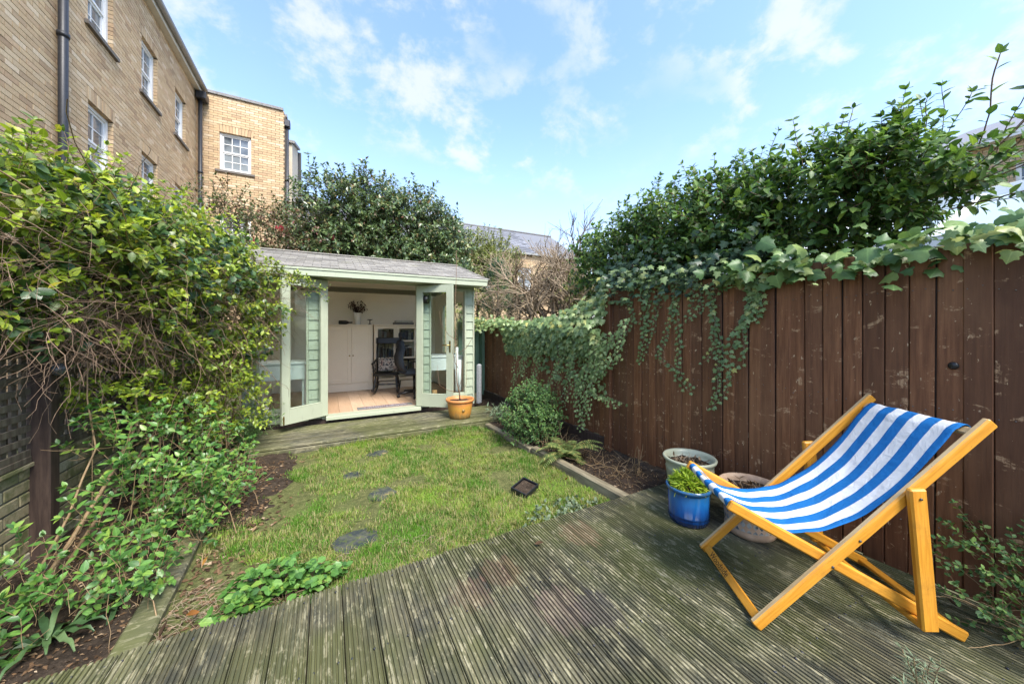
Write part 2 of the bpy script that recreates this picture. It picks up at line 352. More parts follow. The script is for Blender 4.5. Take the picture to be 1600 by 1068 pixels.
M['ground'] = m_soil('bare_ground', (0.07, 0.065, 0.04), (0.13, 0.12, 0.07), (0.07, 0.085, 0.035), 3)
M['stone'] = m_plain('wet_slate', (0.085, 0.095, 0.095), 0.55, var=0.5, sc=14)
def m_stonepatch():
    s = NT('mossy_paver'); n = s.noise(s.pos(), 9, 6, 0.65); m = s.noise(s.pos(), 30, 4)
    c = s.mix(s.rng(n, 0.42, 0.6), (0.035, 0.042, 0.042), (0.085, 0.088, 0.065)); c = s.mix(s.rng(n, 0.60, 0.68, 0, 0.8), c, (0.33, 0.235, 0.10)); c = s.mix(s.rng(m, 0.48, 0.62, 0, 0.75), c, (0.075, 0.095, 0.03)); s.bump(m, 0.5, 0.006); return s.done(c, 0.92, 0.15)
M['stone'] = m_stonepatch()
# foliage
M['climber'] = m_leaf('honeysuckle_leaf', [(0, (0.075, 0.125, 0.024)), (0.3, (0.15, 0.225, 0.028)), (0.55, (0.26, 0.355, 0.032)), (0.8, (0.38, 0.45, 0.04)), (0.93, (0.14, 0.19, 0.06)), (1, (0.48, 0.42, 0.05))], 0.36, 0.33, 0.5)
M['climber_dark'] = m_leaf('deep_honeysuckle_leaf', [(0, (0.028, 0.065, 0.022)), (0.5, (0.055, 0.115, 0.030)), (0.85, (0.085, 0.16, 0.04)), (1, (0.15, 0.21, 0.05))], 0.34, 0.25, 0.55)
M['low_shoot'] = m_leaf('fresh_shoot_leaf', [(0, (0.05, 0.125, 0.028)), (0.4, (0.085, 0.20, 0.040)), (0.8, (0.14, 0.29, 0.06)), (1, (0.24, 0.35, 0.06))], 0.36, 0.3, 0.5)
M['hedge'] = m_leaf('laurel_leaf', [(0, (0.034, 0.075, 0.026)), (0.4, (0.075, 0.15, 0.04)), (0.75, (0.15, 0.255, 0.058)), (1, (0.28, 0.38, 0.08))], 0.45, 0.28, 0.35)
M['ivy'] = m_leaf('ivy_leaf', [(0, (0.10, 0.165, 0.058)), (0.4, (0.195, 0.28, 0.10)), (0.75, (0.31, 0.40, 0.165)), (0.92, (0.40, 0.44, 0.17)), (1, (0.48, 0.46, 0.13))], 0.40, 0.2, 0.45)
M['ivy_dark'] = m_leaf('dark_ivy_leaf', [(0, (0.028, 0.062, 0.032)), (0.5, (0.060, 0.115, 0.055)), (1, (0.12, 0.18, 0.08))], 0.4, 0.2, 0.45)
M['ivy_big'] = m_leaf('broad_ivy_leaf', [(0, (0.060, 0.130, 0.045)), (0.4, (0.115, 0.21, 0.070)), (0.75, (0.20, 0.30, 0.10)), (0.93, (0.30, 0.36, 0.12)), (1, (0.38, 0.39, 0.10))], 0.42, 0.25, 0.4)
M['camellia'] = m_leaf('camellia_leaf', [(0, (0.045, 0.080, 0.034)), (0.45, (0.105, 0.165, 0.062)), (0.8, (0.19, 0.255, 0.095)), (0.96, (0.25, 0.22, 0.09)), (1, (0.20, 0.10, 0.06))], 0.32, 0.15, 0.6)
M['olive'] = m_leaf('olive_leaf', [(0, (0.10, 0.13, 0.040)), (0.6, (0.20, 0.23, 0.07)), (1, (0.33, 0.32, 0.09))], 0.5, 0.3)
M['photinia'] = m_leaf('photinia_leaf', [(0, (0.06, 0.095, 0.035)), (0.65, (0.15, 0.18, 0.065)), (0.88, (0.17, 0.11, 0.06)), (1, (0.16, 0.05, 0.045))], 0.38, 0.2)
M['conifer'] = m_leaf('conifer_leaf', [(0, (0.018, 0.055, 0.034)), (0.7, (0.036, 0.095, 0.055)), (1, (0.06, 0.13, 0.06))], 0.6, 0.1, 0.3)
M['lime'] = m_leaf('lime_leaf', [(0, (0.16, 0.26, 0.02)), (0.6, (0.28, 0.40, 0.03)), (1, (0.42, 0.47, 0.05))], 0.5, 0.3, 0.3)
M['shrub'] = m_leaf('privet_leaf', [(0, (0.042, 0.10, 0.036)), (0.5, (0.095, 0.19, 0.058)), (1, (0.19, 0.30, 0.08))], 0.5, 0.28, 0.3)
M['fern'] = m_leaf('fern_leaf', [(0, (0.12, 0.17, 0.05)), (0.6, (0.2, 0.26, 0.08)), (1, (0.32, 0.30, 0.10))], 0.6, 0.3, 0.3)
M['sage_leaf'] = m_leaf('grey_leaf', [(0, (0.11, 0.16, 0.09)), (1, (0.22, 0.27, 0.17))], 0.6, 0.2, 0.3)
M['grass'] = m_leaf('grass_blade', [(0, (0.065, 0.165, 0.018)), (0.3, (0.14, 0.30, 0.030)), (0.6, (0.265, 0.41, 0.048)), (0.70, (0.31, 0.31, 0.085)), (0.9, (0.38, 0.33, 0.14)), (1, (0.44, 0.38, 0.20))], 0.55, 0.3, 0.25)
M['litter'] = m_leaf('dead_leaf', [(0, (0.05, 0.03, 0.018)), (0.5, (0.14, 0.085, 0.045)), (0.85, (0.25, 0.165, 0.095)), (1, (0.40, 0.31, 0.21))], 0.8, 0.1, 0.15)
M['dead_orange'] = m_leaf('orange_leaf', [(0, (0.22, 0.085, 0.02)), (1, (0.36, 0.18, 0.04))], 0.6, 0.25, 0.3)
M['stem'] = m_wood('brown_stem', (0.13, 0.075, 0.045), (0.30, 0.20, 0.125), 0.7, (20, 20, 20))
M['stem_pale'] = m_wood('pale_stem', (0.24, 0.175, 0.115), (0.42, 0.33, 0.22), 0.7, (20, 20, 20))
M['bark'] = m_wood('grey_bark', (0.075, 0.058, 0.045), (0.17, 0.135, 0.105), 0.85, (14, 14, 4))
M['cane'] = m_wood('tan_cane', (0.20, 0.13, 0.065), (0.33, 0.23, 0.12), 0.6, (20, 20, 4))

# ---------------------------------------------------------------- leaves and stems
def leaf_tmpl(outline, fold=0.18, curl=0.12, mid=(0.0, 0.35, 0.7, 1.0)):
    """outline: half widths at the midrib stations; folded along the midrib, tip curling down"""
    vs = []; n = len(mid)
    for t in mid: vs.append((0, t, -curl * t * t))
    L = []; Rr = []
    for t, wd in zip(mid, outline):
        if wd > 0:
            L.append(len(vs)); vs.append((-wd, t, -curl * t * t + fold * wd)); Rr.append(len(vs)); vs.append((wd, t, -curl * t * t + fold * wd))
        else: L.append(None); Rr.append(None)
    fs = []
    for i in range(n - 1):
        for sd_, flip in ((L, False), (Rr, True)):
            q = [k for k in (i, i + 1, sd_[i + 1], sd_[i]) if k is not None]
            if len(q) >= 3:
                if not flip: q = q[::-1]
                for j in range(1, len(q) - 1): fs.append((q[0], q[j], q[j + 1]))
    return np.array(vs, float), np.array(fs, int)
T_OVATE = leaf_tmpl((0, 0.27, 0.22, 0), 0.25, 0.14, (0.0, 0.32, 0.68, 1.0))
T_ROUND = leaf_tmpl((0, 0.34, 0.30, 0), 0.2, 0.10, (0.0, 0.30, 0.72, 1.0))
T_LANCE = leaf_tmpl((0, 0.15, 0.12, 0), 0.3, 0.22, (0.0, 0.3, 0.68, 1.0))
T_SMALL = leaf_tmpl((0, 0.26, 0), 0.3, 0.12, (0.0, 0.45, 1.0))
T_NEEDLE = leaf_tmpl((0, 0.07, 0), 0.2, 0.15, (0.0, 0.4, 1.0))
def ivy_tmpl(cup=0.10, pts=None):
    pts = pts or [(0, 0.09), (0.20, 0.0), (0.43, 0.07), (0.52, 0.24), (0.38, 0.40), (0.44, 0.60), (0.25, 0.66), (0.0, 1.0)]
    ol = pts + [(-x, y) for x, y in pts[-2:0:-1]]
    vs = [(0, 0.38, 0.0)] + [(x, y, -cup * (abs(x) * 1.3 + max(0, y - 0.4) ** 2)) for x, y in ol]; n = len(ol)
    return np.array(vs, float), np.array([(0, 1 + i, 1 + (i + 1) % n) for i in range(n)][::1], int)[:, [0, 2, 1]]
T_IVY2 = ivy_tmpl(0.34)
T_IVY = ivy_tmpl(0.22, [(0, 0.10), (0.20, 0.0), (0.45, 0.12), (0.30, 0.34), (0.48, 0.56), (0.20, 0.60), (0.0, 1.0)])
def tmpl_mesh(name, T, mat):
    me = bpy.data.meshes.new(name); me.from_pydata([tuple(v) for v in T[0]], [], [tuple(f) for f in T[1]]); me.materials.append(mat)
    me.polygons.foreach_set('use_smooth', [True] * len(me.polygons)); a = me.attributes.new('rib', 'FLOAT', 'POINT'); a.data.foreach_set('value', (1 - np.abs(T[0][:, 0])).astype(np.float32)); me.update(); return me
class Field:
    def __init__(s, T): s.T = T; s.P = []; s.A = []; s.N = []; s.S = []; s.t = []
    def add(s, p, axis, normal, size, tone): s.P.append(tuple(p)); s.A.append(tuple(axis)); s.N.append(tuple(normal)); s.S.append(size); s.t.append(tone)
    def mats(s):
        A = np.array(s.A); N = np.array(s.N); A /= np.linalg.norm(A, axis=1, keepdims=True) + 1e-9
        N = N - A * (A * N).sum(1, keepdims=True); l = np.linalg.norm(N, axis=1, keepdims=True)
        bad = l[:, 0] < 1e-4; N[bad] = np.cross(A[bad], [0.3, 0.5, 0.81]); N /= np.linalg.norm(N, axis=1, keepdims=True) + 1e-9
        X = np.cross(A, N); return np.stack([X, A, N], axis=2)
    def build(s, parent, mat, piece='leaf', singles=0, mass='foliage', min_px=13, variants=None):
        P = np.array(s.P); Sz = np.array(s.S); Rm = s.mats(); tn = np.array(s.t); o = org(parent); single = np.zeros(len(P), bool)
        if singles:
            d = P[:, 0] * SN + P[:, 1] * CS; l = P[:, 0] * CS - P[:, 1] * SN; px = CXP + F_PX * l / np.maximum(d, .05); py = HOR - F_PX * (P[:, 2] - CAM_H) / np.maximum(d, .05)
            ok = (d > 0.3) & (px > 5) & (px < 1595) & (py > 5) & (py < 1060); size = Sz * F_PX / np.maximum(d, .05); c = 16
            cell = (px // c).astype(int) * 10000 + (py // c).astype(int); front = {}
            for i in np.argsort(d):
                if ok[i]: front.setdefault(cell[i], d[i])
            cand = [i for i in np.argsort(-size) if ok[i] and size[i] >= min_px and d[i] <= front[cell[i]] + 0.02][:singles]
            single[cand] = True
            me = tmpl_mesh(piece, s.T, mat)
            for i in cand:
                R3 = Matrix(Rm[i].tolist()); ob = bpy.data.objects.new(piece, me); link(ob, parent); ob.location = Vector(P[i]) - o; ob.rotation_euler = R3.to_euler(); ob.scale = (Sz[i],) * 3
        k = ~single
        if k.any():
            V, Fc = s.T; n = int(k.sum()); W = np.einsum('nij,vj->nvi', Rm[k], V) * Sz[k][:, None, None] + P[k][:, None, :] - np.array(o)
            m = len(V); faces = (Fc[None] + (np.arange(n) * m)[:, None, None]).reshape(-1, 3)
            ob = raw_mesh(mass, W.reshape(-1, 3), faces, mat, np.repeat(tn[k], m)); ra = ob.data.attributes.new('rib', 'FLOAT', 'POINT'); ra.data.foreach_set('value', np.tile(1 - np.abs(V[:, 0]), n).astype(np.float32)); link(ob, parent); ob['kind'] = 'stuff'; ORG[ob.name] = o
            if parent is None: ob.location = o
            return ob
def raw_mesh(name, V, Fc, mat, tone=None, smooth=True):
    me = bpy.data.meshes.new(name); me.vertices.add(len(V)); me.vertices.foreach_set('co', V.astype(np.float32).ravel())
    nf, kk = Fc.shape; me.loops.add(nf * kk); me.loops.foreach_set('vertex_index', Fc.astype(np.int32).ravel())
    me.polygons.add(nf); me.polygons.foreach_set('loop_start', np.arange(0, nf * kk, kk, dtype=np.int32))
    me.polygons.foreach_set('use_smooth', np.full(nf, smooth)); me.materials.append(mat)
    if tone is not None:
        a = me.attributes.new('tone', 'FLOAT', 'POINT'); a.data.foreach_set('value', tone.astype(np.float32))
    me.update(calc_edges=True); return bpy.data.objects.new(name, me)
def rv(r, k=1.0): return Vector((r.uniform(-1, 1), r.uniform(-1, 1), r.uniform(-1, 1))) * k
UP = Vector((0, 0, 1))
def clump_tone(p, r, sc=3.0, spread=0.22, mid=0.42):
    n = mnoise.noise(Vector(p) * sc) * 0.55; return min(0.995, max(0.0, mid + n * 0.6 + r.gauss(0, spread)))
def sprig(F, st, p, d, L, n, size, r, spread=1.0, droop=0.0, opp=True, light=Vector((-0.1, -0.35, 1)), mid=0.45, rad=0.0016, tip=True, sp=0.22):
    """a shoot: a thin stem with leaves in pairs (or alternate) and a rosette at its tip"""
    p = Vector(p); d = Vector(d).normalized(); pts = [p.copy()]; seg = L / n; side = d.cross(rv(r)).normalized()
    for i in range(n):
        d = (d + rv(r, 0.13) + Vector((0, 0, -droop))).normalized(); p = p + d * seg; pts.append(p.copy())
        side = (side - d * side.dot(d)); side = side.normalized() if side.length > 1e-4 else d.orthogonal()
        side = (Matrix.Rotation(1.57 + r.uniform(-.4, .4), 3, d) @ side) if opp else (Matrix.Rotation(2.4, 3, d) @ side)
        for sg in ((1, -1) if opp else (1,)):
            if r.random() < 0.08: continue
            ax = (side * sg * spread + d * 0.55 + rv(r, 0.22)); s_ = size * r.uniform(0.65, 1.15) * (0.75 if i == 0 else 1)
            F.add(p, ax, light + rv(r, 0.55) + d * 0.2, s_, clump_tone(p, r, mid=mid, spread=sp))
    if tip:
        for k in range(r.randint(2, 4)):
            ax = d + rv(r, 0.75); F.add(p, ax, light + rv(r, 0.6), size * r.uniform(0.55, 0.85), min(0.99, clump_tone(p, r, mid=mid + 0.22, spread=sp)))
    if st is not None: st.tube(pts, [rad] * (len(pts) - 1) + [rad * 0.6], 3, cap=False)
    return p
def in_blob(b, r, power=0.42):
    c = Vector(b[0]); R3 = b[1]; v = Vector((r.gauss(0, 1), r.gauss(0, 1), r.gauss(0, 1))).normalized(); k = r.random() ** power
    return c + Vector((v.x * R3[0], v.y * R3[1], v.z * R3[2])) * k, v
def fill(F, st, blobs, r, size, L, n, gate=None, out=0.8, upw=0.4, droop=0.05, mid=0.45, opp=True, power=0.42, light=Vector((-0.1, -0.35, 1)), spread=1.0, sp=0.22, rad=0.0016, gsc=2.6):
    for b in blobs:
        for _ in range(b[2]):
            p, v = in_blob(b, r, power)
            if gate is not None and mnoise.noise(p * gsc) < gate + r.uniform(-.1, .1): continue
            d = v * out + UP * upw + rv(r, 0.55); sprig(F, st, p, d, L * r.uniform(0.6, 1.3), n, size, r, spread, droop, opp, light, mid, rad, sp=sp)
def wander(st, p, d, L, r, rad, steps=9, grav=0.06, jit=0.22, n=3, taper=0.5):
    p = Vector(p); d = Vector(d).normalized(); pts = [p.copy()]
    for i in range(steps):
        d = (d + rv(r, jit) + Vector((0, 0, -grav))).normalized(); p = p + d * (L / steps); pts.append(p.copy())
    st.tube(pts, [rad * (1 - (1 - taper) * i / steps) for i in range(steps + 1)], n, cap=False); return pts
def branch(st, p, d, L, rad, depth, r, tips, spread=0.7, shrink=0.68, kids=(2, 4), up=0.12, sides=5, jit=0.16):
    pts = wander(st, p, d, L, r, rad, 5, -up, jit, sides if depth > 1 else 3, 0.62)
    if depth == 0: tips.append((pts[-1], (pts[-1] - pts[-2]).normalized())); return
    for k in range(r.randint(*kids)):
        i = r.randint(2, 5); q = pts[i]; dd = ((pts[i] - pts[i - 1]).normalized() + rv(r, spread)).normalized()
        branch(st, q, dd, L * shrink * r.uniform(0.75, 1.2), rad * 0.55, depth - 1, r, tips, spread, shrink, kids, up, sides, jit)

# ---------------------------------------------------------------- the ground, lawn and beds
def sheet(name, x0, x1, y0, y1, nx, ny, zf, mat):
    X, Y = np.meshgrid(np.linspace(x0, x1, nx), np.linspace(y0, y1, ny)); Z = np.array([[zf(a, b) for a, b in zip(ra, rb)] for ra, rb in zip(X, Y)])
    V = np.stack([X, Y, Z], 2).reshape(-1, 3); i = np.arange(nx * ny).reshape(ny, nx)
    Fc = np.stack([i[:-1, :-1], i[:-1, 1:], i[1:, 1:], i[1:, :-1]], 2).reshape(-1, 4); ob = raw_mesh(name, V, Fc, mat); link(ob); return tag(ob, kind='structure')
N3 = lambda x, y, s, k=0: mnoise.noise(Vector((x * s, y * s, k)))
tag(MB().box((-400, -400, -0.6), (400, 400, -0.22)).build('ground', M['ground']), 'bare earth ground running under and beyond the garden', None, kind='structure')
LAWN = lambda x, y: -0.105 + 0.018 * N3(x, y, 1.6) + 0.008 * N3(x, y, 6, 3)
tag(sheet('lawn', -0.78, 2.17, 2.0, 4.9, 90, 90, LAWN, M['lawn']), 'patchy mossy lawn between the deck and the summer house')
SOILR = lambda x, y: -0.055 + 0.03 * N3(x, y, 3.0, 5) + 0.02 * N3(x, y, 11, 9) + max(0, (x - 2.6)) * 0.10
SOILL = lambda x, y: -0.085 + 0.04 * N3(x, y, 2.4, 2) + 0.025 * N3(x, y, 10, 7) + max(0, (-1.2 - x)) * 0.10
tag(sheet('soil_bed', 2.19, 3.0, 2.0, 6.4, 40, 120, SOILR, M['soil']), 'dark bare soil bed along the brown fence')
tag(sheet('soil_bed', -1.72, -0.84, 1.6, 5.9, 40, 110, SOILL, M['soil']), 'dark leafy soil bed under the climber')

SOILM = lambda x, y: -0.070 - 0.10 * max(0, (x + 0.62 - 0.16 * min(1, max(0, y - 3.3)))) ** 1 * 2.2 + 0.035 * N3(x, y, 2.6, 12) + 0.018 * N3(x, y, 9, 17)
tag(sheet('soil_bed', -0.86, -0.05, 3.25, 4.87, 50, 90, SOILM, M['soil']), 'bare dark soil eating into the left side of the lawn')
# ---------------------------------------------------------------- deck of grooved boards
def deck_board_mesh(wd, th, L, grooves=7, gw=0.0076, gd=0.009):
    prof = [(0, 0)]; pitch = wd / grooves
    prof += [(0, th - 0.004), (0.003, th)]
    for i in range(grooves):
        c = pitch * (i + 0.5); prof += [(c - gw / 2 - 0.0012, th), (c - gw / 2 + 0.0008, th - gd), (c + gw / 2 - 0.0008, th - gd), (c + gw / 2 + 0.0012, th)]
    prof += [(wd - 0.003, th), (wd, th - 0.004), (wd, 0)]
    n = len(prof); mb = MB(); segs = 8; vs = []
    for j in range(segs + 1):
        for x, z in prof: vs.append((x - wd / 2, -L * j / segs, z - th))
    fs = [(j * n + i, (j + 1) * n + i, (j + 1) * n + i + 1, j * n + i + 1) for j in range(segs) for i in range(n - 1)]
    fs = [f[::-1] for f in fs]
    for i in range(1, n // 2): pass
    mb.add(vs, fs); mb.add([(x - wd / 2, 0, z - th) for x, z in prof], [tuple(range(n))]); return mb
deck = tag(MB().box((-1.7, -1.6, -0.2), (2.93, 2.07, -0.034)).build('deck', M['soil'], at_loc=(0.6, 1, -0.2)), 'weathered grooved timber deck spotted with green algae and pale lichen', kind='structure')
dm = deck_board_mesh(0.1385, 0.028, 3.7).mesh('deck_board', M['deck']); r = random.Random(3)
x = 0.067 - 0.143 * 12 + 0.0715
while x < 2.90:
    o = inst('deck_board', dm, deck, (x, 2.115 + r.uniform(-.006, .006), r.uniform(-0.0012, 0.0012)), (r.uniform(-.0004, .0004), r.uniform(-.006, .006), r.uniform(-.0006, .0006))); x += 0.143
scr = MB()
for i in range(32):
    for yy in (2.06, 1.62, 1.18, .74, .30):
        for dx in (-.045, .045): scr.tube([(0.067 - 0.143 * 12 + 0.0715 + i * .143 + dx + r.uniform(-.006, .006), yy + r.uniform(-.012, .012), -.004), (0.067 - 0.143 * 12 + 0.0715 + i * .143 + dx, yy, .0006)], .0042, 7)
scr.build('screw_heads', M['black_pipe'], deck)['kind'] = 'stuff'
# timber step in front of the summer house
step = tag(MB().box((-0.8, 4.93, -0.22), (2.55, 5.83, -0.036)).build('step_deck', M['soil'], at_loc=(0.9, 5.3, -0.2)), 'mossy timber step deck in front of the summer house', kind='structure')
sb_ = MB().bbox((-1.70, -0.072, -0.032), (1.70, 0.072, 0), 0.006).mesh('deck_board', M['deck2'])
for i in range(6): inst('deck_board', sb_, step, (0.88 + r.uniform(-.01, .01), 4.955 + i * 0.149, r.uniform(-.002, .002)), (r.uniform(-.008, .008), 0, 0))
MB().bbox((-0.80, 4.862, -0.2), (2.5, 4.887, -0.035), 0.005).build('riser_board', M['deck2'], step)
def edging(name, p, q, wd, ht, zt, label, seed):
    mb = MB(); rr = random.Random(seed); p = Vector((*p, zt - ht / 2)); q = Vector((*q, zt - ht / 2)); mb.bar(p, q, wd, ht, b=0.012)
    return tag(mb.build(name, M['edging'], at_loc=(*((p + q) / 2).xy, zt - ht)), label, 'edging')
edging('timber_edging', (2.24, 2.09), (2.185, 3.55), 0.085, 0.2, -0.015, 'weathered timber edging between the lawn and the bed by the fern', 1)
edging('timber_edging', (2.175, 3.57), (2.13, 4.80), 0.085, 0.2, -0.035, 'short timber edging running behind the round green shrub', 2)
edging('timber_edging', (-0.80, 2.09), (-0.86, 3.5), 0.13, 0.2, -0.06, 'wide mossy timber edging beside the left bed', 3).data.materials[0] = M['deck2']
# stepping stones
def paver(c, a, b, rz, label, seed):
    rr = random.Random(seed); n = 9; mb = MB(); ring = []
    for k in range(n):
        t = 2 * math.pi * k / n; rad = 1 / max(abs(math.cos(t)), abs(math.sin(t))) ** 0.75 * rr.uniform(0.86, 1.05); ring.append((a * rad * math.cos(t), b * rad * math.sin(t)))
    Rz = Matrix.Rotation(rz, 3, 'Z'); z0 = LAWN(*c)
    top = [Rz @ Vector((x * .97, y * .97, 0.010)) for x, y in ring]; ed = [Rz @ Vector((x, y, 0.003)) for x, y in ring]; bt = [Rz @ Vector((x, y, -0.05)) for x, y in ring]
    o = Vector((*c, z0)); vs = [v + o for v in top + ed + bt]
    fs = [tuple(range(n))] + [(n + i, n + (i + 1) % n, (i + 1) % n, i) for i in range(n)] + [(2 * n + i, 2 * n + (i + 1) % n, n + (i + 1) % n, n + i) for i in range(n)]
    mb.add(vs, fs); return tag(mb.build('stepping_stone', M['stone'], at_loc=o), label, 'paving slab', 'stepping stones in the lawn')
PAV = [((0.17, 2.70), 0.155, 0.125, 0.2, 'large mossy stepping stone in the lawn close to the deck'), ((0.43, 3.30), 0.13, 0.11, 0.5, 'round half buried stepping stone in the middle of the lawn'), ((0.25, 3.90), 0.115, 0.10, 0.1, 'small grey stepping stone on the left of the lawn'), ((0.53, 4.42), 0.13, 0.09, 0.3, 'farthest stepping stone, close to the timber step')]
for i, p in enumerate(PAV): paver(*p, i)

# ---------------------------------------------------------------- brown board fence
FX = 2.94
fence = empty('board_fence', (FX, 2, 0), label='tall brown stained board fence behind the deckchair, its paint flaking', cat='fence')
def fboard(h, wd=0.092, th=0.016):
    return MB().bbox((-th, -wd / 2, 0), (0, wd / 2, h), 0.004).mesh('fence_board', M['fence'])
r = random.Random(11); fb = [fboard(1.83, 0.093), fboard(1.82, 0.101), fboard(1.835, 0.087)]; wds = (.093, .101, .087)
y = -0.9
while y < 3.02:
    k = r.randint(0, 2); y += wds[k] / 2; inst('fence_board', fb[k], fence, (FX - r.uniform(0, .007), y, 0.0 + r.uniform(-.012, .014)), (r.uniform(-.005, .005), 0, r.uniform(-.045, .045))); y += wds[k] / 2 + r.uniform(.002, .006)
MB().box((FX + 0.002, -0.95, 0.0), (FX + 0.009, 3.06, 1.80)).build('light_stop_sheet', M['post'], fence)  # dark sheet added behind the boards so no light leaks through the gaps
nl = MB()
for k in range(84):
    for z in (.3, .95, 1.6): q = Vector((FX - .0235, -.9 + k * .0475, z + r.uniform(-.02, .02))); nl.tube([q, q + Vector((.006, 0, 0))], .0032, 6)
nl.build('nail_heads', M['stone_sill'], fence)['kind'] = 'stuff'
for z in (0.3, 0.95, 1.6): MB().bbox((FX + 0.01, -0.95, z - 0.035), (FX + 0.05, 3.06, z + 0.035)).build('rail', M['post'], fence)
MB().bbox((FX - 0.03, -0.95, -0.16), (FX - 0.004, 2.05, -0.012)).build('gravel_board', M['post'], fence)
MB().bbox((FX - 0.05, 3.02, -0.2), (FX + 0.05, 3.12, 1.86), 0.006).build('post', M['fence'], fence)
MB().lathe([(0.0, 0), (0.018, 0.0), (0.020, 0.004), (0.012, 0.009), (0, 0.010)], org(fence), n=16).build('knot_hole', M['black'], fence).matrix_local = Matrix.Translation(at(1490, 571, X=FX - 0.02) - org(fence)) @ Matrix.Rotation(-math.pi / 2, 4, 'Y')
fence2 = empty('board_fence', (FX, 4.6, 0), label='lower brown board fence running on behind the ivy towards the summer house', cat='fence')
fb2 = [fboard(1.42, 0.095), fboard(1.40, 0.094)]; y = 3.19
while y < 6.95:
    inst('fence_board', fb2[r.randint(0, 1)], fence2, (FX - r.uniform(0, .006) + 0.004, y, 0.10 + r.uniform(-.01, .01)), (r.uniform(-.005, .005), 0, r.uniform(-.02, .02))); y += 0.098
MB().bbox((FX - 0.045, 3.13, -0.2), (FX - 0.002, 6.95, 0.095), 0.005).build('gravel_board', M['post'], fence2)
MB().box((FX + 0.006, 3.13, 0.1), (FX + 0.012, 6.95, 1.44)).build('light_stop_sheet', M['post'], fence2)  # same added dark sheet, keeps light out of the lower fence's gaps
MB().bbox((FX + 0.014, 4.95, -0.2), (FX + 0.1, 5.05, 1.5), 0.006).build('post', M['post'], fence2)
for z in (0.4, 1.3): MB().bbox((FX + 0.02, 3.13, z - 0.035), (FX + 0.06, 6.95, z + 0.035)).build('rail', M['post'], fence2)
# green stained gate closing the side passage
gate = empty('side_gate', (2.68, 6.9, 0), label='dull green boarded gate between the summer house and the fence', cat='gate')
for i in range(6): MB().bbox((2.40 + i * 0.094, 6.88, 0.02), (2.40 + i * 0.094 + 0.090, 6.90, 1.50), 0.004).build('gate_board', M['dull_green'], gate)
MB().bbox((2.86, 6.70, 0.0), (2.915, 6.87, 1.52), 0.004).build('gate_post', M['dull_green'], gate)
for z in (0.3, 1.2): MB().bbox((2.40, 6.902, z), (2.95, 6.93, z + 0.09), 0.004).build('gate_rail', M['dull_green'], gate)

# ---------------------------------------------------------------- low brick wall with trellis
WX = -1.62
gw = empty('garden_wall', (WX - 0.05, 4, -0.2), label='low mossy brick wall under the trellis on the left boundary', cat='wall')
MB().box((WX - 0.2, 0.6, -0.22), (WX - 0.006, 6.2, 0.52)).build('mortar_core', M['mortar_dark'], gw)
bm_ = [MB().bbox((-0.2, -l / 2, -0.0325), (0, l / 2, 0.0325), 0.005).mesh('brick', M['brick_moss']) for l in (0.215, 0.1025)]
r = random.Random(5)
for c in range(10):
    z = -0.2 + 0.0375 + c * 0.075; y = 2.75 + (0.1125 if c % 2 else 0)
    while y < 5.6: inst('brick', bm_[0], gw, (WX + r.uniform(-.003, .003), y, z), (0, 0, r.uniform(-.01, .01))); y += 0.225
MB().bbox((WX - 0.22, 2.6, 0.548), (WX + 0.02, 5.8, 0.575), 0.004).build('capping', M['brick_moss'], gw)
def trellis(y0, y1, label):
    t = empty('trellis', (WX, (y0 + y1) / 2, 0.58), label=label, cat='trellis', group='trellis panels on the left wall')
    hs = MB().bbox((-0.007, 0, -0.02), (0.007, y1 - y0, 0.02), 0.002).mesh('slat', M['trellis']); vs_ = MB().bbox((-0.007, -0.02, 0), (0.007, 0.02, 1.25), 0.002).mesh('slat', M['trellis'])
    z = 0.64
    while z < 1.85: inst('slat', hs, t, (WX + 0.009, y0, z)); z += 0.075
    y = y0 + 0.04
    while y < y1: inst('slat', vs_, t, (WX - 0.009, y, 0.6)); y += 0.075
    for z in (0.60, 1.87): MB().bbox((WX - 0.02, y0, z - 0.02), (WX + 0.02, y1, z + 0.02)).build('frame', M['trellis'], t)
trellis(3.39, 4.28, 'weathered square trellis panel just right of the dark post'); trellis(2.3, 3.26, 'trellis panel at the left picture edge, left of the dark post'); trellis(4.4, 5.7, 'trellis panel deep in the climber, farthest along the wall')
for yy, lb in ((3.325, 'dark brown square trellis post in front of the brick wall'), (4.34, 'second dark trellis post half hidden by climber stems')):
    tag(MB().bbox((WX - 0.015, yy - 0.045, -0.15), (WX + 0.085, yy + 0.045, 1.95), 0.005).build('trellis_post', M['post'], at_loc=(WX + 0.03, yy, -0.15)), lb, 'post')

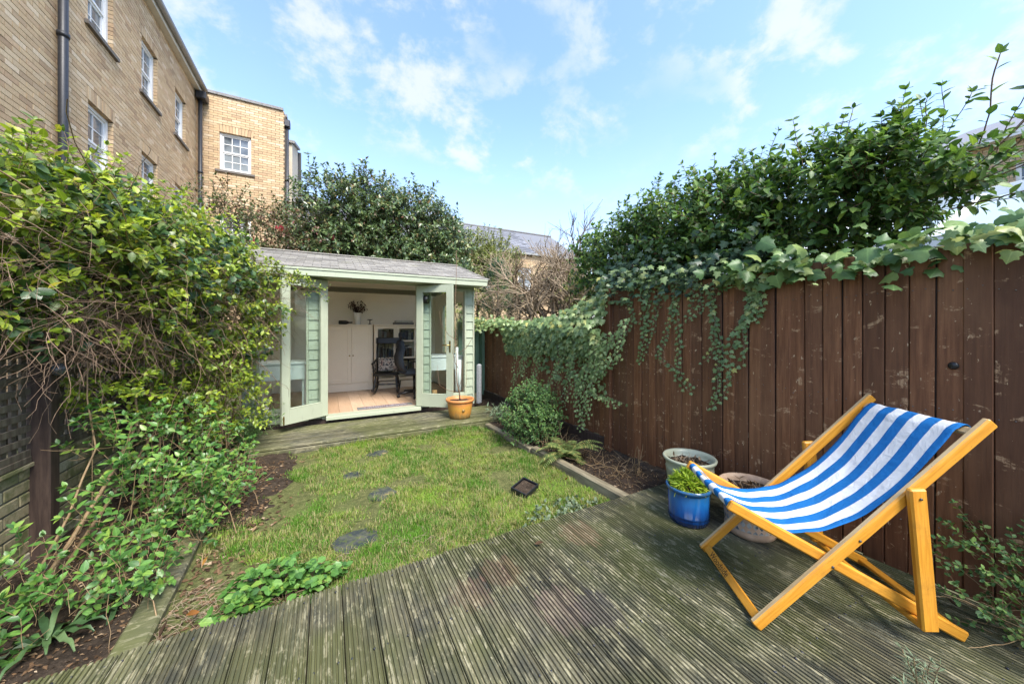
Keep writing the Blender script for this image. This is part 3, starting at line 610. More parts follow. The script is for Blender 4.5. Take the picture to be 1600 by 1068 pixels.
# ---------------------------------------------------------------- brick houses
def brick_face(parent, face, a0, a1, b0, b1, opens, mat, seed, singles=0, single_ok=None, arches=True, dep=0.10):
    """a running-bond brick skin with real openings. face(a, b, n) -> world; n outwards"""
    r = random.Random(seed); L = []
    arch = [(o[0] - 0.06, o[1] + 0.06, o[3], b0 + 0.075 * math.ceil((o[3] + 0.19 - b0) / 0.075) - 0.008) for o in opens] if arches else []
    holes = [(o[0], o[1], o[2], o[3]) for o in opens] + arch
    c = 0; b = b0
    while b < b1 - 0.02:
        t = min(b + 0.065, b1); a = a0 - (0.1125 if c % 2 else 0); spans = []
        while a < a1:
            spans.append((max(a, a0), min(a + 0.215, a1))); a += 0.225
        for (p, q) in spans:
            segs = [(p, q)]
            for (h0, h1, hb, ht) in holes:
                if t > hb + 0.012 and b < ht - 0.012:
                    ns = []
                    for s0, s1 in segs:
                        if s1 <= h0 or s0 >= h1: ns.append((s0, s1)); continue
                        if s0 < h0: ns.append((s0, h0))
                        if s1 > h1: ns.append((h1, s1))
                    segs = ns
            L += [(s0, s1, b, t, 0) for s0, s1 in segs if s1 - s0 > 0.025]
        b += 0.075; c += 1
    for (h0, h1, hb, ht) in arch:
        n = max(3, int((h1 - h0) / 0.075)); w_ = (h1 - h0) / n
        for i in range(n):
            s0 = h0 + i * w_ + 0.004; k = ((i + 0.5) / n - 0.5) * 0.05; L.append((s0, s0 + w_ - 0.008, hb + 0.004, ht - 0.004, k))
    # mortar behind the bricks
    mb = MB(); ys = sorted({a0, a1, *[h[0] for h in opens], *[h[1] for h in opens]}); zs = sorted({b0, b1, *[h[2] for h in opens], *[h[3] for h in opens]})
    for i in range(len(ys) - 1):
        for j in range(len(zs) - 1):
            my, mz = (ys[i] + ys[i + 1]) / 2, (zs[j] + zs[j + 1]) / 2
            if any(h[0] < my < h[1] and h[2] < mz < h[3] for h in opens): continue
            mb.add([face(ys[i], zs[j], -0.011), face(ys[i + 1], zs[j], -0.011), face(ys[i + 1], zs[j + 1], -0.011), face(ys[i], zs[j + 1], -0.011)], [(0, 1, 2, 3)])
    for h in opens:
        e = 0.006
        for (p, q) in (((h[0] - e, h[2] - e), (h[0] - e, h[3] + e)), ((h[1] + e, h[3] + e), (h[1] + e, h[2] - e)), ((h[0] - e, h[3] + e), (h[1] + e, h[3] + e)), ((h[1] + e, h[2] - e), (h[0] - e, h[2] - e))):
            mb.add([face(*p, -0.011), face(*q, -0.011), face(*q, -dep - 0.05), face(*p, -dep - 0.05)], [(0, 1, 2, 3)])
    mb.build('mortar', M['mortar'], parent)
    def brick8(s):
        s0, s1, t0, t1, k = s; n = r.uniform(-0.0015, 0.0022)
        return [face(s0, t0, n), face(s1, t0, n), face(s1 + k, t1, n), face(s0 + k, t1, n), face(s0, t0, -dep), face(s1, t0, -dep), face(s1 + k, t1, -dep), face(s0 + k, t1, -dep)]
    FB = [(0, 1, 2, 3), (0, 4, 5, 1), (1, 5, 6, 2), (2, 6, 7, 3), (3, 7, 4, 0)]
    nrm = (face(0, 0, 1) - face(0, 0, 0)); flip = (face(1, 0, 0) - face(0, 0, 0)).cross(face(0, 1, 0) - face(0, 0, 0)).dot(nrm) < 0
    if flip: FB = [f[::-1] for f in FB]
    chosen = set()
    if singles:
        sc = []
        for i, s in enumerate(L):
            ctr = face((s[0] + s[1]) / 2, (s[2] + s[3]) / 2, 0); px, py, d = proj(ctr)
            if s[1] - s[0] > 0.2 and s[4] == 0 and d > 0.3 and 4 < px < 1596 and 4 < py < 1064 and single_ok(px, py): sc.append((d, i))
        chosen = {i for _, i in sorted(sc)[:singles]}
        c8 = brick8((-0.1075, 0.1075, -0.0325, 0.0325, 0)); o0 = face(0, 0, 0); me = MB().add([v - o0 for v in c8], FB).mesh('brick', mat)
        for i in sorted(chosen):
            s = L[i]; inst('brick', me, parent, face((s[0] + s[1]) / 2, (s[2] + s[3]) / 2, r.uniform(-.001, .002)))
    V = []; Fc = []; tn = []
    for i, s in enumerate(L):
        if i in chosen: continue
        b = len(V); V += [tuple(v - org(parent)) for v in brick8(s)]; Fc += [[b + k for k in f] for f in FB]; t = r.random() * (0.55 if s[4] else 1); tn += [t] * 8
    ob = raw_mesh('brickwork', np.array(V), np.array(Fc), mat, np.array(tn), False); link(ob, parent); ob['kind'] = 'stuff'; ORG[ob.name] = org(parent)
def sash(parent, face, h, cols=3, rows=2, sill=True):
    a0, a1, b0, b1 = h; n0 = -0.10
    B = lambda mb, p0, p1, q0, q1, m0, m1: mb.box((0, 0, 0), (1, 1, 1), M=None) if False else mb.add([face(x, z, n) for n in (m0, m1) for x, z in ((p0, q0), (p1, q0), (p1, q1), (p0, q1))], [(0, 1, 2, 3), (7, 6, 5, 4), (0, 4, 5, 1), (1, 5, 6, 2), (2, 6, 7, 3), (3, 7, 4, 0)])
    fr = MB(); t = 0.055
    B(fr, a0, a0 + t, b0, b1, n0 - .05, n0 + .03); B(fr, a1 - t, a1, b0, b1, n0 - .05, n0 + .03); B(fr, a0 + t, a1 - t, b1 - t, b1, n0 - .05, n0 + .03); B(fr, a0 + t, a1 - t, b0, b0 + 0.07, n0 - .05, n0 + .045)
    w_ = fr.build('window', M['white'], parent); mid = (b0 + b1) / 2
    for (q0, q1, dz) in ((b0 + 0.07, mid, -0.022), (mid, b1 - t, 0.0)):
        sa = MB(); x0, x1 = a0 + t, a1 - t; s_ = 0.038; nn = n0 + dz
        B(sa, x0, x0 + s_, q0, q1, nn - .03, nn + .004); B(sa, x1 - s_, x1, q0, q1, nn - .03, nn + .004); B(sa, x0 + s_, x1 - s_, q0, q0 + s_, nn - .03, nn + .004); B(sa, x0 + s_, x1 - s_, q1 - s_, q1, nn - .03, nn + .004)
        sa.build('sash', M['white'], w_); g0, g1, r0, r1 = x0 + s_, x1 - s_, q0 + s_, q1 - s_
        for i in range(1, cols):
            gb = MB(); xc = g0 + (g1 - g0) * i / cols; B(gb, xc - .009, xc + .009, r0, r1, nn - .024, nn); gb.build('glazing_bar', M['white'], w_)
        for j in range(1, rows):
            gb = MB(); zc = r0 + (r1 - r0) * j / rows; B(gb, g0, g1, zc - .009, zc + .009, nn - .022, nn - .002); gb.build('glazing_bar', M['white'], w_)
        for i in range(cols):
            for j in range(rows):
                pb = MB(); p0 = g0 + (g1 - g0) * i / cols; p1 = g0 + (g1 - g0) * (i + 1) / cols; z0 = r0 + (r1 - r0) * j / rows; z1 = r0 + (r1 - r0) * (j + 1) / rows; k = R_.uniform(-.002, .002)
                pb.add([face(p0, z0, nn - .014 + k), face(p1, z0, nn - .014 - k), face(p1, z1, nn - .014), face(p0, z1, nn - .014 + k)], [(0, 1, 2, 3)]); pb.build('pane', M['dark_pane'], w_)
    if sill:
        sl = MB(); B(sl, a0 - 0.10, a1 + 0.10, b0 - 0.065, b0 - 0.002, -0.08, 0.05); sl.build('sill', M['stone_sill'], w_)
def pipe(parent, p0, p1, rad=0.045, brk=()):
    mb = MB().tube([p0, p1], rad, 10); ob = mb.build('downpipe', M['black_pipe'], parent)
    for z in brk: MB().tube([(p0[0], p0[1], z - .03), (p0[0], p0[1], z + .03)], rad * 1.3, 10).build('pipe_collar', M['black_pipe'], ob)
    return ob
HX = -3.42
house = empty('brick_house', (HX - 2, 9, 0), label='tall yellow brick terraced house with white sash windows rising beyond the climber', cat='house')
hf = lambda a, b, n: Vector((HX + n, a, b))
cols_ = ((8.17, 8.92), (10.0, 10.76), (11.80, 12.55)); hop = [(a, b, 6.33, 7.52) for a, b in cols_] + [(a, b, 3.93, 5.10) for a, b in cols_]
brick_face(house, hf, 4.4, 13.6, 0.6, 8.32, hop, M['brick'], 21, 300, lambda px, py: py < 168 or (py < 240 and px > 105))
for h in hop: sash(house, hf, h, 2, 2)
MB().box((HX - 6, 4.4, 0), (HX - 0.155, 13.6, 8.3)).build('wall_core', M['mortar'], house)
MB().bbox((HX - 0.02, 4.4, 8.325), (HX + 0.14, 13.45, 8.45)).build('fascia', M['gutter_cream'], house)
gt = MB().tube([(HX + 0.2, 4.4, 8.47), (HX + 0.2, 13.42, 8.47)], 0.065, 10); gt.build('gutter', M['gutter'], house)
MB().add([(HX + 0.22, 4.3, 8.53), (HX + 0.22, 13.7, 8.53), (HX - 3.2, 13.7, 10.4), (HX - 3.2, 4.3, 10.4), (HX + 0.22, 4.3, 8.5), (HX + 0.22, 13.7, 8.5), (HX - 3.2, 13.7, 10.37), (HX - 3.2, 4.3, 10.37)], [(0, 1, 2, 3), (7, 6, 5, 4), (0, 4, 5, 1), (2, 6, 7, 3), (1, 5, 6, 2), (3, 7, 4, 0)]).build('roof', M['slate'], house)
pipe(house, (HX + 0.07, 7.42, 0.3), (HX + 0.07, 7.42, 8.42), 0.05, (5.6, 3.2)); pipe(house, (HX + 0.10, 13.38, 0.3), (HX + 0.10, 13.38, 8.2), 0.05, (6.0, 3.4))
MB().bbox((HX + 0.02, 13.22, 8.12), (HX + 0.26, 13.55, 8.34), 0.02).build('hopper', M['black_pipe'], house)
wing = empty('brick_house', (-2.3, 15, 0), label='flat-topped yellow brick wing with one white sash window, facing the garden', cat='house')
WY = 13.6; wf = lambda a, b, n: Vector((a, WY - n, b)); wop = [(-2.93, -2.14, 6.25, 7.42), (-2.93, -2.14, 3.75, 4.86)]
brick_face(wing, wf, HX - 0.1, -1.26, 0.6, 8.50, wop, M['brick'], 22, 280, lambda px, py: py < 330 and 325 < px < 436)
for h in wop: sash(wing, wf, h, 3, 2)
MB().box((HX - 0.1, WY + 0.155, 0), (-1.27, 14.6, 8.48)).build('wall_core', M['mortar'], wing)
wsf = lambda a, b, n: Vector((-1.26 + n, a, b)); brick_face(wing, wsf, WY + 0.11, 14.6, 0.6, 8.5, [], M['brick'], 23)
for i in range(4): MB().bbox((HX - 0.12 + i * 0.565, WY - 0.05, 8.51), (HX - 0.12 + i * 0.565 + 0.56, WY + 0.30, 8.60), 0.006).build('coping_stone', M['coping'], wing)
MB().bbox((-1.27, WY + 0.31, 8.51), (-1.21, 14.62, 8.60), 0.006).build('coping_stone', M['coping'], wing)
pipe(wing, (-1.19, 13.72, 0.3), (-1.19, 13.72, 8.3), 0.05, (6.3, 4.6)); MB().bbox((-1.27, 13.60, 8.05), (-1.10, 13.84, 8.28), 0.02).build('hopper', M['black_pipe'], wing)
pale = empty('rendered_house', (-2.2, 16.5, 0), label='cream rendered gable wall standing behind the brick wing', cat='house')
MB().add([(-4, 14.7, 0), (-1.12, 14.7, 0), (-1.12, 17.4, 0), (-4, 17.4, 0), (-4, 14.7, 8.0), (-1.12, 14.7, 8.0), (-1.12, 17.4, 9.0), (-4, 17.4, 9.0)], [(4, 5, 6, 7), (0, 1, 5, 4), (1, 2, 6, 5), (2, 3, 7, 6), (3, 0, 4, 7)]).build('wall', M['render'], pale)
MB().add([(-1.04, 14.62, 8.0), (-1.04, 17.5, 9.03), (-1.3, 17.5, 9.03), (-1.3, 14.62, 8.0), (-1.04, 14.62, 8.09), (-1.04, 17.5, 9.12), (-1.3, 17.5, 9.12), (-1.3, 14.62, 8.09)], [(4, 5, 6, 7), (0, 1, 5, 4), (1, 2, 6, 5), (2, 3, 7, 6), (3, 0, 4, 7), (3, 2, 1, 0)]).build('coping', M['coping'], pale)
MB().bbox((-1.12, 17.4, 3), (-1.0, 17.5, 8.9)).build('corner_pipe', M['black_pipe'], pale)
def slates(parent, x0, x1, y0, z0, y1, z1, ew, eh, seed, singles=True, mat='slate'):
    """overlapping slates on a slope rising from (y0, z0) to (y1, z1), each a piece of its own"""
    r = random.Random(seed); sl = Vector((0, y1 - y0, z1 - z0)); Ls = sl.length; sl /= Ls; nrm = Vector((1, 0, 0)).cross(sl); n = int(Ls / eh); ang = math.atan2(sl.z, sl.y)
    ms = [MB().bbox((0, -0.004, -0.004), (ew * k - 0.007, eh * 1.35, 0.008), 0.0015).mesh('shingle', M[mat]) for k in (1, 0.5)]
    mbm = []
    for j in range(n + 1):
        x = x0 - (ew / 2 if j % 2 else 0)
        while x < x1 - 0.02:
            xx = max(x, x0); m = ms[0] if xx == x and x + ew <= x1 + .01 else ms[1]
            p = Vector((xx, y0, z0)) + sl * (eh * j) + nrm * (0.010 + r.uniform(-.001, .001)); o = inst('shingle', m, parent, p, (ang - 0.06, r.uniform(-.008, .008), r.uniform(-.01, .01))); x += ew
leanto = empty('slate_outbuilding', (0.2, 16, 0), label='small slate roofed building half hidden behind the camellia tree', cat='house')
MB().box((-1.08, 14.9, 0), (2.2, 17.0, 5.28)).build('wall', M['brick'], leanto)
MB().add([(-1.15, 14.7, 5.22), (2.3, 14.7, 5.22), (2.3, 16.6, 6.75), (-0.95, 16.6, 6.75), (-1.15, 14.7, 5.14), (2.3, 14.7, 5.14), (2.3, 16.6, 6.67), (-0.95, 16.6, 6.67)], [(0, 1, 2, 3), (7, 6, 5, 4), (0, 4, 5, 1), (1, 5, 6, 2), (2, 6, 7, 3), (3, 7, 4, 0)]).build('roof', M['slate'], leanto)
slates(leanto, -1.1, -0.1, 14.68, 5.24, 16.6, 6.78, 0.25, 0.16, 9)
MB().bbox((-1.16, 14.6, 5.05), (2.3, 14.69, 5.17)).build('gutter', M['white'], leanto)
# terrace beyond the gardens
terr = empty('terraced_house', (4, 19, 0), label='distant brick terrace with a long slate roof beyond the bare twigs', cat='house')
tf = lambda a, b, n: Vector((a, 17.5 - n, b)); top = [(1.9 + i * 2.6, 2.8 + i * 2.6, 3.6, 4.9) for i in range(5)]
tb = MB(); ys = [-1, 14]; tb.box((-1, 17.66, 0), (14, 23, 5.7)); tb.build('wall_core', M['brick'], terr)
brick_face(terr, tf, 1.0, 13.9, 2.4, 5.62, top[:4], M['brick'], 31)
for h in top[:4]: sash(terr, tf, h, 2, 2)
MB().box((-1, 17.5, 0), (14, 17.64, 2.4)).build('lower_wall', M['brick'], terr); MB().box((-1, 17.5, 2.4), (0.99, 17.64, 5.62)).build('lower_wall', M['brick'], terr)
MB().bbox((-1.2, 17.28, 5.64), (14, 17.42, 5.76)).build('gutter', M['gutter'], terr)
roof = MB().add([(-1.2, 17.3, 5.76), (14, 17.3, 5.76), (14, 20.5, 7.85), (-1.2, 20.5, 7.85), (14, 23.6, 5.76), (-1.2, 23.6, 5.76)], [(0, 1, 2, 3), (3, 2, 4, 5), (1, 4, 2), (0, 3, 5)]).build('roof', M['slate'], terr)
slates(terr, 0.9, 10.9, 17.32, 5.78, 20.5, 7.86, 0.48, 0.30, 12)
MB().tube([(2.87, 20.0, 7.3), (2.87, 20.0, 8.35)], 0.09, 10).build('vent_pipe', M['black_pipe'], roof)
MB().bbox((-1.2, 20.4, 7.82), (14, 20.6, 7.92), 0.02).build('ridge_tile', M['coping'], roof)
sk = MB().box((0, 0, 0), (1.6, 1.1, 0.06)); so = sk.build('skylight', M['white'], terr); so.location = Vector((4.6, 18.9, 6.86)) - org(terr); so.rotation_euler = (math.atan2(2.09, 3.2), 0, 0)
sk2 = MB().box((0.08, 0.08, 0.062), (1.52, 1.02, 0.068)).build('skylight_pane', M['dark_pane'], so)
pipe(terr, (5.15, 17.4, 0.3), (5.15, 17.4, 5.6), 0.07)
back = empty('far_house', (4.5, 26, 0), label='yellow brick gable with slate roof showing above the terrace ridge', cat='house')
MB().add([(3.4, 24.5, 0), (9, 24.5, 0), (9, 30, 0), (3.4, 30, 0), (3.4, 24.5, 9.0), (9, 24.5, 8.1), (9, 30, 8.1), (3.4, 30, 9.0)], [(4, 5, 6, 7), (0, 1, 5, 4), (1, 2, 6, 5), (2, 3, 7, 6), (3, 0, 4, 7)]).build('wall', M['brick'], back)
MB().add([(3.2, 24.4, 9.06), (9.1, 24.4, 8.12), (9.1, 30, 8.12), (3.2, 30, 9.06), (3.2, 24.4, 9.18), (9.1, 24.4, 8.24), (9.1, 30, 8.24), (3.2, 30, 9.18)], [(4, 5, 6, 7), (0, 1, 5, 4), (1, 2, 6, 5), (2, 3, 7, 6), (3, 0, 4, 7), (3, 2, 1, 0)]).build('roof', M['slate'], back)
# neighbour beyond the hedge
nb = empty('neighbour_house', (19, 0, 0), label='brick house with slate roof at the right picture edge beyond the hedge', cat='house')
nf = lambda a, b, n: Vector((16.9 - n, a, b)); nop = [(1.05, 1.95, 4.4, 6.0), (-1.2, -0.2, 4.4, 6.0)]
brick_face(nb, nf, -2.0, 4.3, 2.0, 6.65, nop, M['brick'], 41)
for h in nop: sash(nb, nf, h, 2, 2)
MB().box((17.06, -6, 0), (22, 4.28, 6.6)).build('wall_core', M['brick'], nb); MB().box((16.92, -6, 0), (17.05, 4.28, 1.98)).build('lower_wall', M['brick'], nb)
MB().bbox((16.6, -6, 6.66), (16.86, 4.5, 6.8)).build('gutter', M['white'], nb)
MB().add([(16.6, -6, 6.8), (16.6, 4.5, 6.8), (20, 3.2, 8.35), (20, -6, 8.35), (23.4, 4.5, 6.8), (23.4, -6, 6.8)], [(1, 0, 3, 2), (2, 3, 5, 4), (1, 2, 4)]).build('roof', M['slate'], nb)
cons = empty('conservatory', (8.4, 1, 0), label='white framed glass conservatory roof behind the hedge at the right edge', cat='conservatory')
CXa, CXb, Cz0, Cz1 = 6.4, 9.0, 2.5, 3.42
M['frost'] = m_plain('opal_roof_sheet', (0.36, 0.44, 0.48), 0.3, var=0.06, sc=3)
for i in range(9):
    y0 = -3 + i * 0.72; MB().add([(CXa, y0 + .03, Cz0), (CXa, y0 + .69, Cz0), (CXb, y0 + .69, Cz1), (CXb, y0 + .03, Cz1), (CXa, y0 + .03, Cz0 - .02), (CXa, y0 + .69, Cz0 - .02), (CXb, y0 + .69, Cz1 - .02), (CXb, y0 + .03, Cz1 - .02)], [(3, 2, 1, 0), (4, 5, 6, 7), (0, 1, 5, 4), (2, 3, 7, 6)]).build('roof_sheet', M['frost'], cons)
    MB().bar((CXa, y0, Cz0 + .02), (CXb, y0, Cz1 + .02), 0.07, 0.08).build('rafter', M['white'], cons)
MB().bbox((CXb - .02, -3.1, Cz1 - .02), (CXb + .1, 3.6, Cz1 + .14)).build('ridge_beam', M['white'], cons)
MB().bbox((CXa - .06, -3.1, Cz0 - .14), (CXa + .06, 3.6, Cz0 - .01)).build('eaves_beam', M['white'], cons)
MB().box((CXa, -3.05, 0), (CXa + .08, 3.55, Cz0 - .15)).build('wall', M['white'], cons)
MB().box((CXb + .1, -3.1, 0), (CXb + .3, 3.6, Cz1 + .1)).build('abutment', M['render'], cons)

# ---------------------------------------------------------------- summer house
FY, BY, LX, RX = 5.88, 8.34, -1.03, 2.35      # front face, back face, left and right corners
FZ = 0.10
cab = empty('summer_house', (0.66, 7.1, 0), label='sage green timber summer house with its glazed double doors standing open', cat='summer house')
P = lambda name, mat, lo, hi, par=cab, b=0.004: MB().bbox(lo, hi, b).build(name, M[mat], par)
MB().box((LX + .02, FY + 0.02, -0.2), (RX - .02, BY, FZ - 0.022)).build('base', M['post'], cab)
r = random.Random(4); x = LX + 0.06; fbm = MB().bbox((0, 0, -0.02), (0.187, BY - FY - 0.14, 0), 0.0015).mesh('floor_board', M['oak'])
while x < RX - 0.2: inst('floor_board', fbm, cab, (x, FY + 0.07, FZ)); x += 0.189
for nm, lo, hi in (('back_wall', (LX, BY - .04, 0), (RX, BY, 2.17)),): P(nm, 'sage2', lo, hi)
for xa, xb, nm, mt in ((LX, LX + .04, 'side_wall', 'sage2'), (RX - .04, RX, 'side_wall', 'sage2'), (LX + .043, LX + .056, 'lining', 'lining'), (RX - .056, RX - .043, 'lining', 'lining')):
    for ya, yb, za, zb in ((FY + .07, 6.35, 0, 2.16), (7.65, BY - .065, 0, 2.16), (6.352, 7.648, 0, .85), (6.352, 7.648, 1.9, 2.16)): P(nm, mt, (xa, ya, max(za, FZ if nm == 'lining' else 0)), (xb, yb, zb), b=.002)
for xa in (LX + .015, RX - .025):
    sw_ = P('added_side_window', 'sage', (xa, 6.98, .852), (xa + .02, 7.02, 1.898)); MB().box((xa + .008, 6.352, .852), (xa + .012, 7.648, 1.898)).build('pane', M['glass'], sw_)  # windows added in the unseen side walls to let more daylight inside
for lo, hi in (((LX + .045, BY - .06, FZ), (RX - .045, BY - .045, 2.16)),): P('lining', 'lining', lo, hi, b=0.002)
P('wall_batten', 'lining', (LX + .06, BY - .075, 1.98), (RX - .06, BY - .062, 2.03), b=0.002)
# roof
EY, EZ, RY, RZ, EYB = 5.55, 2.235, 7.11, 2.71, 8.67
def slab(lo_, hi_, t, name, mat, par=cab, x0=LX - .17, x1=2.43):
    (ya, za), (yb, zb) = lo_, hi_
    return MB().add([(x0, ya, za), (x1, ya, za), (x1, yb, zb), (x0, yb, zb), (x0, ya, za - t), (x1, ya, za - t), (x1, yb, zb - t), (x0, yb, zb - t)], [(0, 1, 2, 3), (7, 6, 5, 4), (0, 4, 5, 1), (1, 5, 6, 2), (2, 6, 7, 3), (3, 7, 4, 0)]).build(name, M[mat], par)
rf = slab((EY, EZ), (RY, RZ), .03, 'roof', 'shingle'); slab((EYB, EZ), (RY, RZ), .03, 'roof_back', 'shingle')
slab((EY + .3, EZ - .03 + .3 * .304), (RY, RZ - .05), .012, 'ceiling_board', 'lining', x0=LX + .05, x1=RX - .05); slab((EYB - .3, EZ - .03 + .3 * .304), (RY, RZ - .05), .012, 'ceiling_board', 'lining', x0=LX + .05, x1=RX - .05)
slates(cab, LX - .17, 2.43, EY, EZ, RY, RZ, 0.225, 0.105, 5, mat='shingle')
MB().bar((LX - .17, RY, RZ + .012), (2.43, RY, RZ + .012), .16, .02).build('ridge_strip', M['shingle'], cab)
P('fascia', 'sage', (LX - .19, EY - .022, EZ - .115), (2.45, EY, EZ - .008)); P('fascia_trim', 'sage', (LX - .19, EY - .034, EZ - .035), (2.46, EY - .024, EZ - .006))
MB().bar((2.445, EY - .02, EZ - .065), (2.445, RY, RZ - .065), .024, .11, up=(0, 0, 1)).build('barge_board', M['sage'], cab); MB().bar((2.445, EYB, EZ - .065), (2.445, RY, RZ - .065), .024, .11).build('barge_board', M['sage'], cab)
P('door_track', 'sage', (-.18, FY - .09, 2.118), (1.50, FY - .02, 2.145)); P('header', 'sage', (LX, FY - .0, 2.105), (RX, FY + .06, 2.2)); P('soffit', 'sage2', (LX - .1, EY + .003, EZ - .112), (2.42, FY - .003, EZ - .098))
# front: corner posts, weatherboards, sidelights, jambs
def clad(x0, x1):
    n = 14; h = (2.10 - 0.06) / n; wd = x1 - x0
    mb = MB().add([(0, -.026, 0), (wd, -.026, 0), (wd, -.010, h + .012), (0, -.010, h + .012), (0, 0, 0), (wd, 0, 0), (wd, 0, h + .012), (0, 0, h + .012)], [(0, 1, 2, 3), (0, 4, 5, 1), (1, 5, 6, 2), (3, 2, 6, 7), (0, 3, 7, 4)])
    me = mb.mesh('cladding_board', M['sage2'])
    for i in range(n): inst('cladding_board', me, cab, (x0, FY + .02 + r.uniform(-.001, .001), 0.06 + i * h + r.uniform(-.002, .002)))
    P('stud', 'sage2', (x0, FY + .021, 0.05), (x1, FY + .06, 2.10))
for a, b in ((-1.0, -.87), (-.245, -.075), (1.385, 1.53), (2.195, 2.32)): clad(a, b)
for a in (LX, RX - .03): P('corner_post', 'sage', (a, FY - .012, 0.03), (a + .03, FY + .055, 2.10))
for a in (-.073, 1.315): P('door_jamb', 'sage', (a, FY - .01, 0.04), (a + .068, FY + .07, 2.10))
def sidelight(x0, x1):
    o = MB(); 
    for lo, hi in (((x0, FY - .014, .20), (x0 + .03, FY + .055, 2.10)), ((x1 - .03, FY - .014, .20), (x1, FY + .055, 2.10)), ((x0 + .03, FY - .014, 2.05), (x1 - .03, FY + .055, 2.10)), ((x0 + .03, FY - .014, .20), (x1 - .03, FY + .055, .25))): o.bbox(lo, hi, .004)
    wob = o.build('window', M['sage'], cab); MB().box((x0 + .028, FY + .018, .248), (x1 - .028, FY + .022, 2.052)).build('pane', M['glass'], wob)
    MB().bbox((x0 - .02, FY - .05, .165), (x1 + .02, FY + .04, .198)).build('sill', M['sage'], wob); P('apron', 'sage2', (x0, FY + .0, .04), (x1, FY + .05, .163))
sidelight(-.868, -.247); sidelight(1.532, 2.193)
P('threshold', 'sage', (-.02, FY - .14, .045), (1.36, FY + .068, .098)); P('plinth', 'post', (LX, FY - .005, -.04), (RX, FY + .015, .035))
def leaf_door(hinge, free, handle):
    h = Vector((*hinge, 0)); f = Vector((*free, 0)); W = (f - h).length; ux = (f - h) / W; uy = Vector((-ux.y, ux.x, 0))
    Mx = Matrix(((ux.x, uy.x, 0, h.x), (ux.y, uy.y, 0, h.y), (0, 0, 1, 0), (0, 0, 0, 1))); z0, z1 = .105, 2.10; st = .098; t = .022
    d = MB().bbox((0, -t, z0), (st, t, z1), .003, M=Mx); d.bbox((W - st, -t, z0), (W, t, z1), .003, M=Mx); d.bbox((st, -t, z1 - .105), (W - st, t, z1), .003, M=Mx); d.bbox((st, -t, z0), (W - st, t, z0 + .20), .003, M=Mx)
    ob = d.build('door', M['sage'], cab)
    bd = MB(); zt, zb = z1 - .105, z0 + .20
    for lo, hi in (((st, -t - .002, zb), (st + .014, t + .002, zt)), ((W - st - .014, -t - .002, zb), (W - st, t + .002, zt)), ((st + .014, -t - .002, zt - .014), (W - st - .014, t + .002, zt)), ((st + .014, -t - .002, zb), (W - st - .014, t + .002, zb + .014))): bd.bbox(lo, hi, .004, M=Mx)
    bd.build('glazing_bead', M['sage'], ob); MB().box((st + .012, -.003, zb + .012), (W - st - .012, .003, zt - .012), M=Mx).build('pane', M['glass'], ob)
    for sg in (-1, 1):
        if handle:
            hd = MB().bbox((W - .062, sg * t - .004, 1.0), (W - .034, sg * t + .004, 1.19), .002, M=Mx); y = sg * (t + .035); c = Mx @ Vector((W - .048, sg * t, 1.12)); e = Mx @ Vector((W - .048, y, 1.12)); e2 = Mx @ Vector((W - .165, y, 1.118))
            hd.tube([c, e, e2], .009, 8); hd.build('handle', M['brass'], ob)
    for z in (.35, 1.1, 1.85): MB().tube([Mx @ Vector((-.006, 0, z - .045)), Mx @ Vector((-.006, 0, z + .045))], .008, 8).build('hinge', M['brass'], ob)
    if not handle: MB().bbox((W - .03, -t - .012, z0 + .01), (W - .012, -t - .001, z0 + .12), .002, M=Mx).build('bolt', M['brass'], ob); MB().bbox((W - .03, t + .001, z0 + .01), (W - .012, t + .012, z0 + .12), .002, M=Mx).build('bolt', M['brass'], ob)
leaf_door((-.005, FY - .03), (-.545, FY - .40), False); leaf_door((1.315, FY - .03), (1.80, FY - .46), True)
# wall lamp
lamp = empty('wall_lamp', (1.455, FY - .02, 1.88), label='small black outdoor wall lamp on the green boards behind the right door', cat='lamp')
MB().tube([(1.455, FY - .005, 1.88), (1.455, FY - .07, 1.88)], .02, 10).build('arm', M['black'], lamp); MB().lathe([(.0, -.07), (.05, -.07), (.062, .0), (.05, .06), (0, .075)], (1.455, FY - .09, 1.88), 16).build('shade', M['black'], lamp)

# ---------------------------------------------------------------- inside the summer house
def cupboard():
    x0, x1, y0, y1, z1 = -.06, .845, 7.85, 8.26, 1.47; c = empty('cupboard', ((x0 + x1) / 2, y0, FZ), label='ivory two-door cupboard against the back wall of the summer house', cat='cupboard')
    B = lambda nm, lo, hi, m='cupboard', b=.003: MB().bbox(lo, hi, b).build(nm, M[m], c)
    B('carcass', (x0, y0 + .022, FZ + .001), (x1, y1, z1 - .025)); B('top', (x0 - .01, y0 - .01, z1 - .024), (x1, y1, z1)); B('plinth', (x0 + .01, y0 + .005, FZ + .001), (x1 - .01, y0 + .021, FZ + .15))
    for a, b_, k in ((x0 + .02, .428, 1), (.434, x1 - .02, 0)):
        d = MB(); z0, zt = FZ + .17, z1 - .03
        for lo, hi in (((a, y0, z0), (a + .07, y0 + .02, zt)), ((b_ - .07, y0, z0), (b_, y0 + .02, zt)), ((a + .07, y0, zt - .07), (b_ - .07, y0 + .02, zt)), ((a + .07, y0, z0), (b_ - .07, y0 + .02, z0 + .07))): d.bbox(lo, hi, .003)
        do = d.build('door', M['cupboard'], c); MB().box((a + .068, y0 + .010, z0 + .068), (b_ - .068, y0 + .018, zt - .068)).build('panel', M['cupboard'], do)
        kx = b_ - .03 if k else a + .03; MB().lathe([(0, 0), (.006, 0), (.006, .012), (.014, .018), (.012, .026), (0, .028)], org(c), n=12).build('knob', M['brass'], do).matrix_local = Matrix.Translation(Vector((kx, y0 - .0005, .83)) - org(c)) @ Matrix.Rotation(math.pi / 2, 4, 'X')
cupboard()
